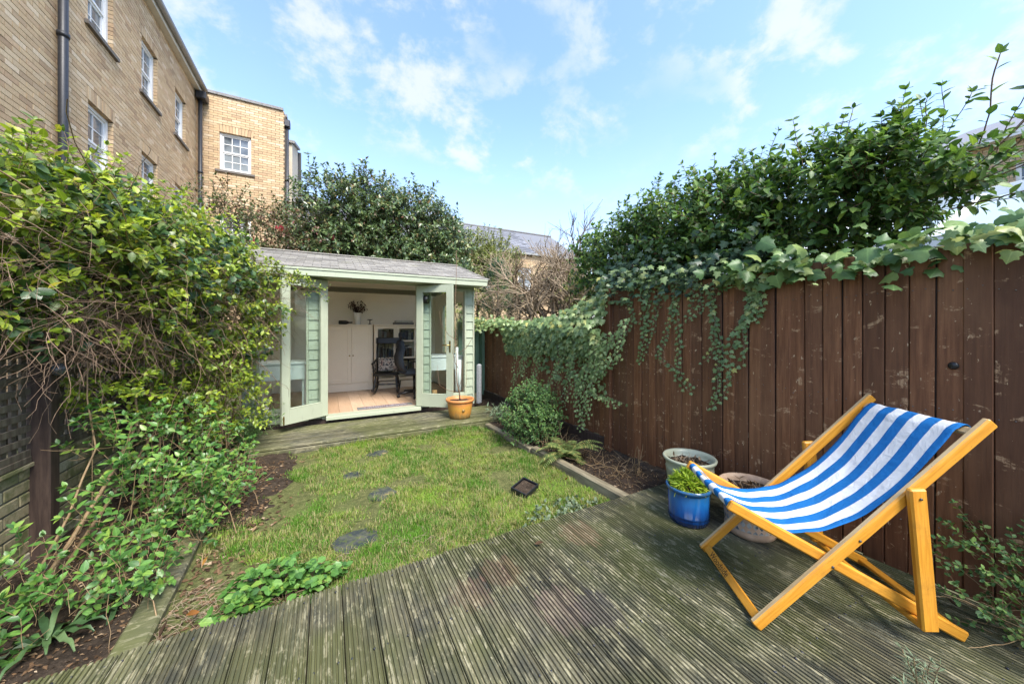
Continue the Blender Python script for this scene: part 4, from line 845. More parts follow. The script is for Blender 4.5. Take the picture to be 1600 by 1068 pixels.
def bookcase():
    x0, x1, y0, y1, z1 = .87, 1.78, 7.85, 8.26, 1.47; c = empty('bookcase', ((x0 + x1) / 2, y0, FZ), label='ivory bookcase with glazed doors behind the rocking chair', cat='bookcase')
    B = lambda nm, lo, hi, m='cupboard', b=.003, p=c: MB().bbox(lo, hi, b).build(nm, M[m], p)
    for a in (x0, x1 - .03): B('side', (a, y0 + .022, FZ + .001), (a + .03, y1, z1 - .025))
    B('back', (x0 + .03, y1 - .02, FZ + .001), (x1 - .03, y1, z1 - .025)); B('top', (x0 - .008, y0 - .01, z1 - .024), (x1 + .01, y1, z1)); B('plinth', (x0 + .03, y0 + .005, FZ + .001), (x1 - .03, y0 + .021, FZ + .15))
    for z in (.35, .72, 1.10): B('shelf', (x0 + .031, y0 + .03, z), (x1 - .031, y1 - .021, z + .02))
    for a, b_ in ((x0 + .02, 1.322), (1.328, x1 - .02)):
        d = MB(); z0, zt = FZ + .17, z1 - .03
        for lo, hi in (((a, y0, z0), (a + .055, y0 + .02, zt)), ((b_ - .055, y0, z0), (b_, y0 + .02, zt)), ((a + .055, y0, zt - .055), (b_ - .055, y0 + .02, zt)), ((a + .055, y0, z0), (b_ - .055, y0 + .02, z0 + .055)), ((a + .055, y0, .735), (b_ - .055, y0 + .02, .765)), ((a + .055, y0, 1.10), (b_ - .055, y0 + .02, 1.13))): d.bbox(lo, hi, .003)
        do = d.build('door', M['cupboard'], c); MB().box((a + .05, y0 + .008, z0 + .05), (b_ - .05, y0 + .011, zt - .05)).build('pane', M['glass'], do)
        kx = b_ - .025 if a < 1 else a + .025; MB().lathe([(0, 0), (.006, 0), (.013, .016), (0, .026)], org(c), n=12).build('knob', M['brass'], do).matrix_local = Matrix.Translation(Vector((kx, y0 - .0005, .83)) - org(c)) @ Matrix.Rotation(math.pi / 2, 4, 'X')
bookcase()
bcols = [('dark blue', (.02, .035, .07)), ('black', (.02, .02, .02)), ('grey', (.18, .18, .17)), ('dark green', (.025, .05, .03)), ('brown', (.11, .06, .035)), ('white', (.5, .49, .45))]
for i, (nm, c) in enumerate(bcols): M['book%d' % i] = m_plain('book_cover_%s' % nm.replace(' ', '_'), c, .6)
r = random.Random(8)
for si, (z, zn) in enumerate(((.372, 'bottom'), (.742, 'middle'), (1.122, 'top'))):
    x = .915; k = 0; used = set()
    while x < 1.70:
        t = r.uniform(.045, .075); h = r.uniform(.17, .27); ci = r.randint(0, 5)
        if abs(x - 1.325) > .09 and r.random() < .8:
            bb = MB().bbox((x, 7.93, z), (x + t, 8.12, z + h), .002).build('book', M['book%d' % ci], at_loc=(x + t / 2, 8.02, z))
            k += 1; tag(bb, '%s book, %s from the left on the %s shelf of the glazed bookcase' % (bcols[ci][0], ('first second third fourth fifth sixth seventh eighth ninth tenth eleventh twelfth thirteenth fourteenth fifteenth'.split())[min(k, 15) - 1], zn), 'book', 'books in the glazed bookcase')
        x += t + .003
def spindle(mb, p, q, r0): 
    p = Vector(p); q = Vector(q); pts = [p.lerp(q, t) for t in (0, .2, .35, .5, .65, .8, 1)]; mb.tube(pts, [r0 * k for k in (.75, 1, 1.35, .95, 1.35, 1, .75)], 8); return mb
def rocking_chair(loc, rz):
    c = empty('rocking_chair', loc, rz, 'black spindle-back rocking chair inside the summer house', 'chair', local=True); B = lambda mb, nm: mb.build(nm, M['black'], c)
    B(MB().bbox((-.24, -.23, .36), (.24, .21, .40), .015), 'seat')
    for sx in (-.22, .22):
        pts = [(sx, -.42 + .94 * t / 12, .015 + .14 * ((t / 12 - .47) * 2) ** 2 * .9) for t in range(13)]; B(MB().tube(pts, .017, 8), 'rocker')
        B(spindle(MB(), (sx * .85, -.18, .36), (sx, -.24, .05), .017), 'leg'); B(spindle(MB(), (sx * .85, .16, .36), (sx, .25, .06), .017), 'leg')
        B(spindle(MB(), (sx * .95, -.215, .12), (sx * .95, .22, .14), .011), 'stretcher')
        B(MB().bar((sx * 1.1, -.25, .60), (sx * .98, .26, .66), .05, .028, b=.012), 'armrest'); B(spindle(MB(), (sx, -.17, .40), (sx * 1.08, -.2, .59), .015), 'arm_post'); B(spindle(MB(), (sx, .02, .40), (sx * 1.04, .03, .62), .011), 'arm_post')
        B(MB().tube([(sx * .95, .18, .40), (sx, .27, .75), (sx, .36, 1.06)], .017, 8), 'back_post')
    for i in range(5): x = -.15 + i * .075; B(MB().tube([(x * .9, .18, .40), (x, .265, .72), (x, .345, 1.0)], .009, 6), 'spindle')
    B(MB().bar((-.25, .355, 1.03), (.25, .355, 1.03), .025, .13, up=(0, .25, 1), b=.012), 'crest_rail'); B(spindle(MB(), (-.2, -.2, .2), (.2, -.2, .2), .012), 'stretcher')
rocking_chair((1.05, 7.32, FZ + .002), math.radians(-14))
def cushion(loc, rz):
    s = NT('patterned_cushion'); v = s.pos(); n = s.noise(v, 26, 3, .5, 1.2); c = s.mix(s.rng(n, .46, .50), (.05, .05, .06), (.48, .42, .36)); c = s.mix(s.rng(s.noise(v, 11, 2), .55, .6, 0, .5), c, (.30, .16, .12)); m = s.done(c, .95, .1)
    n_ = 12; vs = []; fs = []
    for sd_ in (1, -1):
        for i in range(n_ + 1):
            for j in range(n_ + 1):
                u, v_ = i / n_ * 2 - 1, j / n_ * 2 - 1; k = (1 - u ** 4) * (1 - v_ ** 4); vs.append((u * .2 * (1 - .05 * v_ * v_), sd_ * .06 * k ** .6, v_ * .13 * (1 - .05 * u * u)))
    q = (n_ + 1) ** 2
    for sd_ in (0, 1):
        for i in range(n_):
            for j in range(n_):
                f = [sd_ * q + i * (n_ + 1) + j, sd_ * q + (i + 1) * (n_ + 1) + j, sd_ * q + (i + 1) * (n_ + 1) + j + 1, sd_ * q + i * (n_ + 1) + j + 1]; fs.append(f if sd_ else f[::-1])
    ob = MB().add(vs, fs, 0, True).build('cushion', m); ob.location = loc; ob.rotation_euler = (math.radians(-16), 0, rz); tag(ob, 'black and cream patterned cushion on the rocking chair', 'cushion')
cushion((1.09, 7.36, FZ + .56), math.radians(-14))
def office_chair(loc, rz):
    c = empty('office_chair', loc, rz, 'dark high-backed swivel chair beside the rocking chair', 'chair', local=True); B = lambda mb, nm, m='dark_fabric': mb.build(nm, M[m], c)
    B(MB().tube([(0, 0, .09), (0, 0, .42)], .025, 10), 'column', 'black')
    for k in range(5):
        a = k * 2 * math.pi / 5 + .3; e = (math.cos(a) * .3, math.sin(a) * .3, .07); B(MB().tube([(0, 0, .10), e], [.03, .018], 8), 'base_arm', 'black'); B(MB().tube([(e[0] - .02 * math.sin(a), e[1] + .02 * math.cos(a), .028), (e[0] + .02 * math.sin(a), e[1] - .02 * math.cos(a), .028)], .027, 12), 'caster', 'black')
    B(MB().bbox((-.24, -.24, .42), (.24, .24, .50), .035), 'seat')
    pts = [(0, .20, .48), (0, .27, .60), (0, .29, .75), (0, .24, .92), (0, .26, 1.06)]; mb = MB(); n = len(pts); vs = []
    for i, (x, y, z) in enumerate(pts):
        w_ = (.19, .22, .22, .19, .14)[i]
        vs += [(-w_, y - .03 + .02, z), (-w_ * .6, y - .03, z), (w_ * .6, y - .03, z), (w_, y - .03 + .02, z), (w_, y + .03, z), (-w_, y + .03, z)]
    fs = [(i * 6 + k, i * 6 + (k + 1) % 6, (i + 1) * 6 + (k + 1) % 6, (i + 1) * 6 + k) for i in range(n - 1) for k in range(6)] + [tuple(range(6))[::-1], tuple((n - 1) * 6 + k for k in range(6))]
    B(mb.add(vs, fs, 0, True), 'backrest'); B(MB().bbox((-.13, .20, 1.10), (.13, .27, 1.22), .03), 'headrest'); B(MB().tube([(0, .26, 1.04), (0, .25, 1.13)], .015, 6), 'headrest_stem', 'black')
    for sx in (-.27, .27): B(MB().bar((sx, -.16, .68), (sx, .12, .68), .06, .03, b=.012), 'armrest', 'black'); B(MB().tube([(sx * .9, .02, .45), (sx, .02, .67)], .016, 6), 'arm_post', 'black')
office_chair((1.46, 6.72, FZ + .002), math.radians(98))
# things on the cupboard and bookcase
tag(MB().lathe([(.0, 0), (.052, 0), (.058, .01), (.075, .235), (.078, .25), (.070, .25), (.055, .03), (0, .03)], (.565, 8.03, 1.471), 28).build('vase', M['white'], at_loc=(.565, 8.03, 1.471)), 'tall white vase on top of the ivory cupboard', 'vase')
dried = empty('dried_flowers', (.565, 8.03, 1.70), label='dark dried flower bunch standing in the white vase', cat='flowers'); M['dried'] = m_leaf('dried_leaf', [(0, (.03, .018, .02)), (.7, (.075, .04, .04)), (1, (.05, .06, .04))], .8, .1, .2)
Fd = Field(T_SMALL); sd_ = MB(); r = random.Random(12)
for k in range(46): sprig(Fd, sd_, (.565 + r.uniform(-.03, .03), 8.03 + r.uniform(-.03, .03), 1.69), Vector((r.uniform(-1, 1), r.uniform(-1, 1), r.uniform(.5, 1.4))), r.uniform(.12, .30), 6, .045, r)
Fd.build(dried, M['dried'], mass='flower_heads'); sd_.build('stems', M['dried'], dried)
bt = empty('bottle', (.33, 8.0, 1.471), label='dark bottle lying on its side on the cupboard', cat='bottle'); MB().tube([(.20, 8.0, 1.513), (.21, 8.0, 1.513), (.34, 8.0, 1.513), (.37, 8.0, 1.513), (.40, 8.0, 1.513), (.46, 8.0, 1.513)], [.03, .042, .042, .03, .015, .015], 14).build('glass_body', M['black'], bt)
tag(MB().lathe([(0, 0), (.04, 0), (.042, .008), (.01, .015), (.009, .09), (.055, .10), (.055, .11), (0, .11)], (.80, 7.98, 1.471), 20).build('candle_stand', M['black'], at_loc=(.80, 7.98, 1.471)), 'small black pedestal stand on the cupboard right of the vase', 'stand')
for i, (lo, hi, c, lb) in enumerate((((1.30, 7.95, 1.4715), (1.72, 8.18, 1.52), 'book2', 'flat grey box lying on top of the glazed bookcase'), ((1.33, 7.96, 1.5215), (1.70, 8.16, 1.565), 'book5', 'white box on the grey box above the bookcase'))): tag(MB().bbox(lo, hi, .006).build('storage_box', M[c], at_loc=((lo[0] + hi[0]) / 2, 8.05, lo[2])), lb, 'box')
def desk(x0, x1, y0, y1, lb):
    d = empty('desk', ((x0 + x1) / 2, (y0 + y1) / 2, FZ), label=lb, cat='desk'); MB().bbox((x0, y0, .86), (x1, y1, .89)).build('desktop', M['white'], d); MB().bbox((x0 + .02, y0 + .015, .63), (x1 - .02, y0 + .035, .858)).build('drawer_front', M['white'], d)
    for a in (x0 + .03, x1 - .06):
        for b in (y0 + .04, y1 - .06): MB().bbox((a, b, FZ + .001), (a + .03, b + .03, .858)).build('leg', M['white'], d)
desk(-.93, -.28, 6.05, 6.60, 'white desk behind the left window of the summer house'); desk(1.58, 2.25, 6.15, 6.75, 'white desk behind the right door and window')
tag(MB().lathe([(0, 0), (.04, 0), (.045, .005), (.045, .15), (0, .15)], (1.75, 6.35, FZ + .001), 16).build('paper_tub', M['post_tan'], at_loc=(1.75, 6.35, FZ)), 'small tan tub standing on the floor under the right desk', 'tub')
for i, (x, h) in enumerate(((2.06, .95), (2.12, .72))): tag(MB().tube([(x, 6.02, FZ + .001), (x, 6.0, FZ + h)], .028, 12).build('cardboard_tube', M['white'], at_loc=(x, 6.02, FZ)), ('taller' if i == 0 else 'shorter') + ' white tube leaning inside the right window', 'tube')
s = NT('striped_mat'); n = s.noise(s.pos((40, 6, 1)), 3, 3); rugm = s.done(s.mix(s.rng(n, .42, .58), (.30, .30, .32), (.13, .06, .06)), .95, .1)
rug = empty('door_mat', (.85, 6.05, FZ), label='grey and red woven mat just inside the threshold', cat='mat'); MB().bbox((.42, 5.965, FZ + .001), (1.28, 6.16, FZ + .008), .002).build('mat_border', M['book2'], rug); MB().bbox((.50, 5.995, FZ + .0085), (1.20, 6.13, FZ + .011), .001).build('mat_field', rugm, rug)
tag(MB().bbox((2.40, 5.86, 0.005), (2.50, 5.92, .74), .03).build('plastic_panel', M['gutter'], at_loc=(2.45, 5.89, 0)), 'pale grey plastic board standing at the right corner of the summer house', 'board')

# ---------------------------------------------------------------- deckchair
A0 = Vector((1.763, .879, 0)); ang = math.atan2(-.563, .826)
dc = empty('deckchair', A0, ang, 'golden wooden deckchair with blue and white striped canvas on the deck', 'deckchair', local=True)   # local x: towards the back feet, y: towards the fence
W_ = .592; M['screw'] = m_plain('screw_head', (.05, .05, .05), .5)
def grain(ob, d):
    d = Vector(d).normalized(); e = d.cross(Vector((0, 1, 0)) if abs(d.y) < .9 else Vector((1, 0, 0))).normalized(); f = d.cross(e); at_ = ob.data.attributes.new('grain', 'FLOAT_VECTOR', 'POINT')
    for v, a in zip(ob.data.vertices, at_.data): a.vector = (v.co.dot(e), v.co.dot(d), v.co.dot(f))
def rail(name, p, q, y, wd=.032, dp=.050, par=dc, mi=None):
    mb = MB(); mb.bar((p[0], y, p[1]), (q[0], y, q[1]), wd, dp, up=(0, 0, 1), b=.007)
    # upward faces of the outer rails take the paler wood colour
    ob = mb.build(name, [M['orange_wood'], M['pale_wood']], par); n_ = ob.data; grain(ob, (q[0] - p[0], 0, q[1] - p[1]))
    if mi:
        for pg in n_.polygons:
            if pg.normal.z > .55: pg.material_index = 1
    return ob
ys = (.014, W_ - .014)
for i, y in enumerate(ys):
    rail('outer_rail', (-.012, .012), (.95, .990), y, mi=True)
    yi = y + (.034 if i == 0 else -.034); rail('inner_rail', (-.11, .555), (.885, .018), yi, .028, .050)
    yo = y + (-.035 if i == 0 else .035); rail('strut', (.625, .70), (.675, .085), yo, .030, .066)
    for (x, z, yy) in ((.308, .32, y), (.63, .66, yo), (.42, .445, y)):
        sg = -1 if i == 0 else 1
        for s2 in (-1, 1): MB().tube([(x, yy + s2 * .0135, z), (x, yy + s2 * .0195, z)], .0055, 8).build('screw', M['screw'], dc)
fb_ = MB().bar((.012, .028, .032), (.012, W_ - .028, .032), .042, .020, up=(-.72, 0, .69), b=.004).build('front_bar', M['orange_wood'], dc)
MB().bar((.905, .028, .935), (.905, W_ - .028, .935), .04, .022, up=(.72, 0, -.69), b=.006).build('top_bar', M['pale_wood'], dc)
MB().tube([(-.085, .059, .545), (-.085, W_ - .059, .545)], .014, 10).build('canvas_bar', M['pale_wood'], dc); MB().bar((.86, .059, .035), (.86, W_ - .059, .035), .04, .02, b=.004).build('rear_bar', M['orange_wood'], dc); MB().bar((.668, .0, .088), (.668, W_, .088), .03, .03, b=.008).build('strut_bar', M['orange_wood'], dc)
for o_ in dc.children:
    if o_.name.split('.')[0] in ('front_bar', 'top_bar', 'canvas_bar', 'rear_bar', 'strut_bar'): grain(o_, (0, 1, 0))
fc = bpy.data.curves.new('lettering', 'FONT'); fc.body = 'Woodside'; fc.size = .046; fc.extrude = .0003; fc.align_x = 'CENTER'; fc.align_y = 'CENTER'
tmp = bpy.data.objects.new('lettering_source', fc); COL.objects.link(tmp); bpy.context.view_layer.update(); lm = bpy.data.meshes.new_from_object(tmp.evaluated_get(bpy.context.evaluated_depsgraph_get())); bpy.data.objects.remove(tmp)
lm.materials.append(m_plain('burnt_lettering', (.05, .02, .006), .8)); lt = bpy.data.objects.new('lettering', lm); link(lt, fb_)
nrm = Vector((-.72, 0, .69)).normalized(); xa = Vector((0, -1, 0)); ya = nrm.cross(xa); c = Vector((.012, .40, .032)) + nrm * .0106
lt.matrix_local = Matrix(((xa.x, ya.x, nrm.x, c.x), (xa.y, ya.y, nrm.y, c.y), (xa.z, ya.z, nrm.z, c.z), (0, 0, 0, 1)))
def canvas():
    key = [(.935, .925), (.915, .962), (.88, .945), (.83, .885), (.75, .775), (.65, .655), (.55, .565), (.45, .497), (.35, .452), (.25, .428), (.15, .425), (.06, .448), (-.02, .498), (-.075, .558), (-.105, .553), (-.098, .525)]
    pts = []
    for i in range(len(key) - 1):
        p0, p1, p2, p3 = [Vector((*key[max(0, min(len(key) - 1, j))], 0)) for j in (i - 1, i, i + 1, i + 2)]
        for t in (0, .25, .5, .75): pts.append(.5 * ((2 * p1) + (p2 - p0) * t + (2 * p0 - 5 * p1 + 4 * p2 - p3) * t * t + (3 * p1 - p0 - 3 * p2 + p3) * t ** 3))
    pts.append(Vector((*key[-1], 0))); y0, y1 = .062, W_ - .062; bands = [.7, 1, 1, 1, 1, 1, 1, 1, .7]; tot = sum(bands); e = [0]
    for b in bands: e.append(e[-1] + b / tot)
    cols = []
    for i in range(9): cols += [(e[i] + (e[i + 1] - e[i]) * k / 3, i % 2) for k in range(3)]
    cols.append((1, 0)); n = len(cols); vs = []; fs = []; mi = []
    for j, p in enumerate(pts):
        for (t, _) in cols:
            v = abs(t - .5) * 2; sag = -.012 * (1 - v ** 2) * math.sin(math.pi * min(1, j / len(pts))); crease = (.004 if 9 <= j <= 10 else 0) + .002 * math.sin(j * .9 + t * 9) * math.sin(math.pi * j / len(pts)) + .004 * mnoise.noise(Vector((t * 9, j * .35, 4))) + .006 * mnoise.noise(Vector((t * 3, j * .12, 1)))
            pull = .010 * math.sin(math.pi * j / len(pts)) * (1 if t < .5 else -1) * v ** 3; vs.append((p.x, y0 + (y1 - y0) * t + pull, p.y + sag + crease))
    for j in range(len(pts) - 1):
        for i in range(n - 1): fs.append((j * n + i, (j + 1) * n + i, (j + 1) * n + i + 1, j * n + i + 1)); mi.append(cols[i][1])
    def cloth(nm, col, dirt):
        s = NT(nm); n1 = s.noise(s.pos(), 9, 5, .65); w1 = s.noise(s.pos((1, 1, 1)), 420, 2); c_ = s.mix(s.rng(n1, .52, .78, 0, .5), col, dirt); wr = s.noise(s.pos((1, 1, 1)), 16, 4, .6, .8); s.bump(s.math('ADD', s.math('MULTIPLY', wr, 6.0), w1), .45, .003); return s.done(c_, .85, .2)
    mb = MB()
    for f, m_ in zip(fs, mi): pass
    mb.v = vs; mb.f = [list(f) for f in fs]; mb.m = mi; mb.sm = [True] * len(fs)
    ob = mb.build('canvas', [cloth('blue_canvas', (.010, .135, .39), (.03, .15, .33)), cloth('white_canvas', (.66, .67, .68), (.52, .50, .46))], dc)
    so = ob.modifiers.new('thickness', 'SOLIDIFY'); so.thickness = .002
canvas()

# ---------------------------------------------------------------- pots
def glaze(nm, stops, rough=.15, spec=.7, sc=(6, 6, 1.5), zlo=0, zhi=.3):
    s = NT(nm); n = s.noise(s.pos(sc), 5, 5, .6, .4); sp_ = s.new('ShaderNodeSeparateXYZ'); s.put(sp_.inputs[0], s.new('ShaderNodeTexCoord').outputs['Object'])
    t = s.math('ADD', s.rng(sp_.outputs[2], zlo, zhi), s.math('MULTIPLY', s.math('SUBTRACT', n, .5), .7)); c = s.ramp(t, stops); return s.done(c, rough, spec)
def pot(name, loc, prof, mat, label, soil_r, soil_z, tilt=(0, 0, 0)):
    o = empty(name, loc, 0, label, 'plant pot', local=True); o.rotation_euler = tilt; MB().lathe(prof, n=48).build('pot_body', mat, o)
    mb = MB(); n = 20; vs = [(0, 0, soil_z + .01)]; rr = random.Random(label)
    for ring in (.33, .66, 1):
        for k in range(n): a = 2 * math.pi * k / n; vs.append((soil_r * ring * math.cos(a), soil_r * ring * math.sin(a), soil_z + rr.uniform(-.008, .010)))
    fs = [(0, 1 + k, 1 + (k + 1) % n) for k in range(n)] + [(1 + g * n + k, 1 + (g + 1) * n + k, 1 + (g + 1) * n + (k + 1) % n, 1 + g * n + (k + 1) % n) for g in (0, 1) for k in range(n)]
    mb.add(vs, fs, 0, True).build('potting_soil', M['soil'], o); return o
blue = glaze('blue_glaze', [(0, (.003, .022, .09)), (.35, (.004, .055, .21)), (.7, (.008, .10, .30)), (.95, (.015, .09, .22)), (1, (.03, .08, .16))], .10, .8, zlo=0, zhi=.27)
bp = Vector((2.33, 1.635, .001)); pot('blue_pot', bp, [(0, 0), (.120, 0), (.130, .008), (.1335, .03), (.136, .034), (.133, .04), (.1345, .055), (.137, .059), (.134, .064), (.138, .215), (.136, .222), (.146, .228), (.153, .240), (.152, .252), (.145, .257), (.134, .250), (.128, .225), (.12, .2)], blue, 'glazed cobalt blue plant pot holding a dwarf conifer', .128, .222)
gg = glaze('celadon_glaze', [(0, (.19, .22, .14)), (.5, (.30, .33, .22)), (1, (.38, .40, .29))], .35, .5, zlo=0, zhi=.35)
pot('celadon_pot', Vector((2.635, 1.84, .001)), [(0, 0), (.135, 0), (.150, .015), (.178, .24), (.181, .25), (.175, .258), (.182, .30), (.198, .318), (.203, .333), (.196, .342), (.182, .338), (.172, .31), (.165, .27)], gg, 'pale grey-green glazed pot behind the blue pot', .168, .285)
def patt():
    s = NT('patterned_terracotta'); tcn = s.new('ShaderNodeTexCoord').outputs['Object']; sp_ = s.new('ShaderNodeSeparateXYZ'); s.put(sp_.inputs[0], tcn)
    a = s.math('MULTIPLY', s.math('ARCTAN2', sp_.outputs[1], sp_.outputs[0]), 9.0); z = s.math('MULTIPLY', sp_.outputs[2], 62.0)
    d1 = s.math('SINE', s.math('ADD', s.math('MULTIPLY', a, 1.5), z)); d2 = s.math('SINE', s.math('SUBTRACT', s.math('MULTIPLY', a, 1.5), z)); k = s.rng(s.math('MULTIPLY', d1, d2), .02, .10)
    band = s.math('MULTIPLY', s.rng(sp_.outputs[2], .045, .055), s.rng(sp_.outputs[2], .235, .225)); n = s.noise(s.pos(), 14, 5); base = s.mix(s.rng(n, .35, .7), (.44, .31, .21), (.33, .22, .14))
    c = s.mix(s.math('MULTIPLY', k, band), base, s.mix(s.rng(n, .4, .6), (.05, .07, .085), (.30, .31, .29))); return s.done(c, .5, .4)
pot('patterned_pot', Vector((2.575, 1.345, .001)), [(0, 0), (.140, 0), (.150, .012), (.152, .035), (.146, .045), (.165, .235), (.172, .25), (.182, .29), (.190, .305), (.191, .318), (.183, .326), (.172, .322), (.163, .29), (.158, .27)], patt(), 'buff terracotta pot with a dark lattice pattern behind the deckchair', .160, .282)
oc = glaze('orange_terracotta', [(0, (.24, .15, .05)), (.25, (.48, .22, .045)), (.6, (.55, .28, .05)), (.85, (.60, .24, .06)), (1, (.56, .22, .075))], .45, .45, zlo=0, zhi=.3)
po = pot('terracotta_pot', Vector((1.835, 5.19, .001)), [(0, 0), (.150, 0), (.160, .010), (.172, .06), (.196, .225), (.197, .235), (.190, .242), (.212, .252), (.222, .268), (.221, .288), (.213, .298), (.198, .292), (.186, .26), (.18, .23)], oc, 'orange terracotta pot with a bare sapling beside the right door', .182, .255)
MB().lathe([(0, 0), (.02, 0), (.024, .006), (.014, .016), (0, .02)], n=14).build('boss', oc, po).matrix_local = Matrix.Translation((-.01, -.182, .14)) @ Matrix.Rotation(math.pi / 2, 4, 'X')
tray = empty('seed_tray', (1.60, 2.76, -.085), math.radians(22), 'small black plastic tray lying on the lawn', 'tray', local=True); tray.rotation_euler = (math.radians(8), math.radians(-7), math.radians(25)); M['tray'] = m_plain('black_plastic', (.012, .013, .015), .4, var=.2)
mb = MB(); mb.bbox((-.12, -.10, 0), (.12, .10, .006), .002)
for lo, hi in (((-.125, -.105, .0065), (-.112, .105, .052)), ((.112, -.105, .0065), (.125, .105, .052)), ((-.112, -.105, .0065), (.112, -.092, .052)), ((-.112, .092, .0065), (.112, .105, .052))): mb.bbox(lo, hi, .003)
tray.scale = (.82, .82, .82); mb.build('tray_body', M['tray'], tray); MB().bbox((-.11, -.09, .0065), (.11, .09, .034), .01).build('tray_soil', M['soil'], tray)
orn = empty('garden_ornament', (*at(415, 672, Z=.0).xy, 0), label='stack of white pebbles on a rod with a grey cap by the left door', cat='ornament'); r = random.Random(2); ob_ = org(orn); z = .10
MB().tube([ob_ + Vector((0, 0, -.1)), ob_ + Vector((0, 0, .40))], .006, 6).build('rod', M['black_pipe'], orn); M['pebble'] = m_plain('white_pebble', (.56, .53, .47), .8, var=.3)
for k in range(5): MB().lathe([(0, 0), (.028, .006), (.04, .028), (.034, .05), (0, .058)], ob_ + Vector((r.uniform(-.006, .006), r.uniform(-.006, .006), z)), 14).build('pebble', M['pebble'], orn); z += .055
MB().lathe([(.06, 0), (.065, .008), (.03, .04), (0, .05)], ob_ + Vector((0, 0, z + .01)), 16).build('cap', M['gutter'], orn)
gb_ = empty('globe_light', at(91, 577, X=WX + .1), label='small glass globe light on the trellis beneath the stems', cat='lamp'); g0 = org(gb_); MB().lathe([(0, -.04), (.022, -.035), (.038, -.012), (.038, .012), (.022, .034), (.012, .04)], g0, 18).build('globe', m_plain('grey_glass', (.10, .11, .12), .08, spec=.9), gb_); MB().bar(g0 + Vector((0, 0, .035)), g0 + Vector((-.11, 0, .06)), .02, .02).build('bracket', M['black'], gb_)

# ---------------------------------------------------------------- the climber over the trellis
r = random.Random(101)
cl = empty('honeysuckle_climber', (-1.45, 3.9, -.1), label='huge tangled honeysuckle climber smothering the trellis on the left', cat='climber')
Fc_ = Field(T_OVATE); Fk = Field(T_ROUND); st = MB()
TOP = [((-1.62, 2.75, 1.86), (.34, .40, .42), 70), ((-1.55, 3.15, 1.92), (.36, .38, .42), 80), ((-1.46, 3.6, 1.98), (.42, .40, .42), 95), ((-1.36, 4.1, 2.0), (.48, .42, .45), 105), ((-1.24, 4.6, 2.02), (.48, .42, .46), 110), ((-1.16, 5.05, 1.98), (.46, .36, .48), 100), ((-1.72, 4.6, 2.15), (.4, .8, .4), 60), ((-1.5, 5.4, 2.3), (.5, .5, .4), 70)]
MIDB = [((-1.50, 3.2, 1.55), (.30, .45, .22), 34), ((-1.40, 3.75, 1.48), (.34, .42, .26), 42), ((-1.24, 4.3, 1.50), (.36, .40, .32), 60), ((-1.08, 4.75, 1.52), (.34, .36, .36), 80), ((-.92, 5.05, 1.48), (.30, .28, .50), 100), ((-.72, 5.15, 1.72), (.22, .22, .34), 55)]
LOWB = [((-1.0, 4.75, 1.0), (.34, .40, .45), 52), ((-.93, 4.85, .55), (.30, .32, .40), 52), ((-1.12, 4.4, .75), (.30, .40, .40), 36), ((-1.18, 5.3, 1.15), (.35, .28, .6), 110), ((-1.3, 4.9, 1.2), (.3, .4, .4), 60)]
Lt = Vector((-.05, -.45, 1))
TOP2 = [(b[0], b[1], int(b[2] * 2.1)) for b in TOP]; MID2 = [(b[0], b[1], int(b[2] * 2.3)) for b in MIDB]; LOW2 = [(b[0], b[1], int(b[2] * 2.2)) for b in LOWB] + [((-1.38, 3.7, .95), (.18, .35, .25), 60), ((-1.22, 4.1, 1.0), (.26, .32, .28), 90), ((-1.08, 4.4, 1.1), (.28, .3, .3), 90)]
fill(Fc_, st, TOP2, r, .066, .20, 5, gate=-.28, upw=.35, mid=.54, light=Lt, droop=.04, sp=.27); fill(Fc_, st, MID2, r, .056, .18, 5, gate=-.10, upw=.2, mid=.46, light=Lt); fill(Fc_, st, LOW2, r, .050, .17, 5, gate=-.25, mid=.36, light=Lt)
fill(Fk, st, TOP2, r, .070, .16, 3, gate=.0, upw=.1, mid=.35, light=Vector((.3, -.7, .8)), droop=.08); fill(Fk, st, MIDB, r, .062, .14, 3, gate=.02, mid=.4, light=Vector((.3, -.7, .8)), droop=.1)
for k in range(46):                                            # tall shoots above the post
    p = Vector((-1.50 + r.uniform(-.16, .12), 3.12 + r.uniform(-.2, .25), 2.22 + r.uniform(-.1, .2))); sprig(Fc_, st, p, Vector((r.uniform(-.5, .5), r.uniform(-.5, .5), 1)), r.uniform(.12, .26), 5, .058, r, mid=.6, light=Lt)
for k in range(60):                                            # shoots along the crest
    t = r.random(); p = Vector((-1.5 + .45 * t, 3.2 + 2.0 * t, 2.36 + .08 * t + r.uniform(-.1, .06))); sprig(Fc_, st, p, Vector((r.uniform(-.5, .5), r.uniform(-.3, .5), .8)), r.uniform(.15, .3), 5, .05, r, mid=.5, light=Lt)
def arch_(p, q, lift, m, size, n=14, seed=0):                   # arching runners reaching across the door
    p, q = Vector(p), Vector(q); pts = []
    for i in range(n + 1):
        t = i / n; x = p.lerp(q, t); x.z += lift * math.sin(math.pi * t); x += rv(r, .012); pts.append(x)
    st.tube(pts, [.0035 - .0018 * i / n for i in range(n + 1)], 4, cap=False)
    for i in range(2, n + 1):
        for k in range(m): sprig(Fc_, st, pts[i] + rv(r, .02), rv(r) + UP * .4, r.uniform(.05, .13), 2, size, r, mid=.62, light=Lt)
arch_((-.85, 5.0, 1.98), (-.02, 5.08, 1.86), .10, 3, .042); arch_((-.85, 5.0, 1.85), (-.10, 5.06, 1.84), .08, 3, .042); arch_((-.75, 5.02, 2.08), (-.22, 5.08, 1.93), .06, 3, .040); arch_((-.95, 4.9, 2.2), (-.38, 5.06, 2.0), .06, 3, .042); arch_((-.9, 5.02, 1.60), (-.50, 5.1, 1.5), .06, 2, .04)
stems = MB()
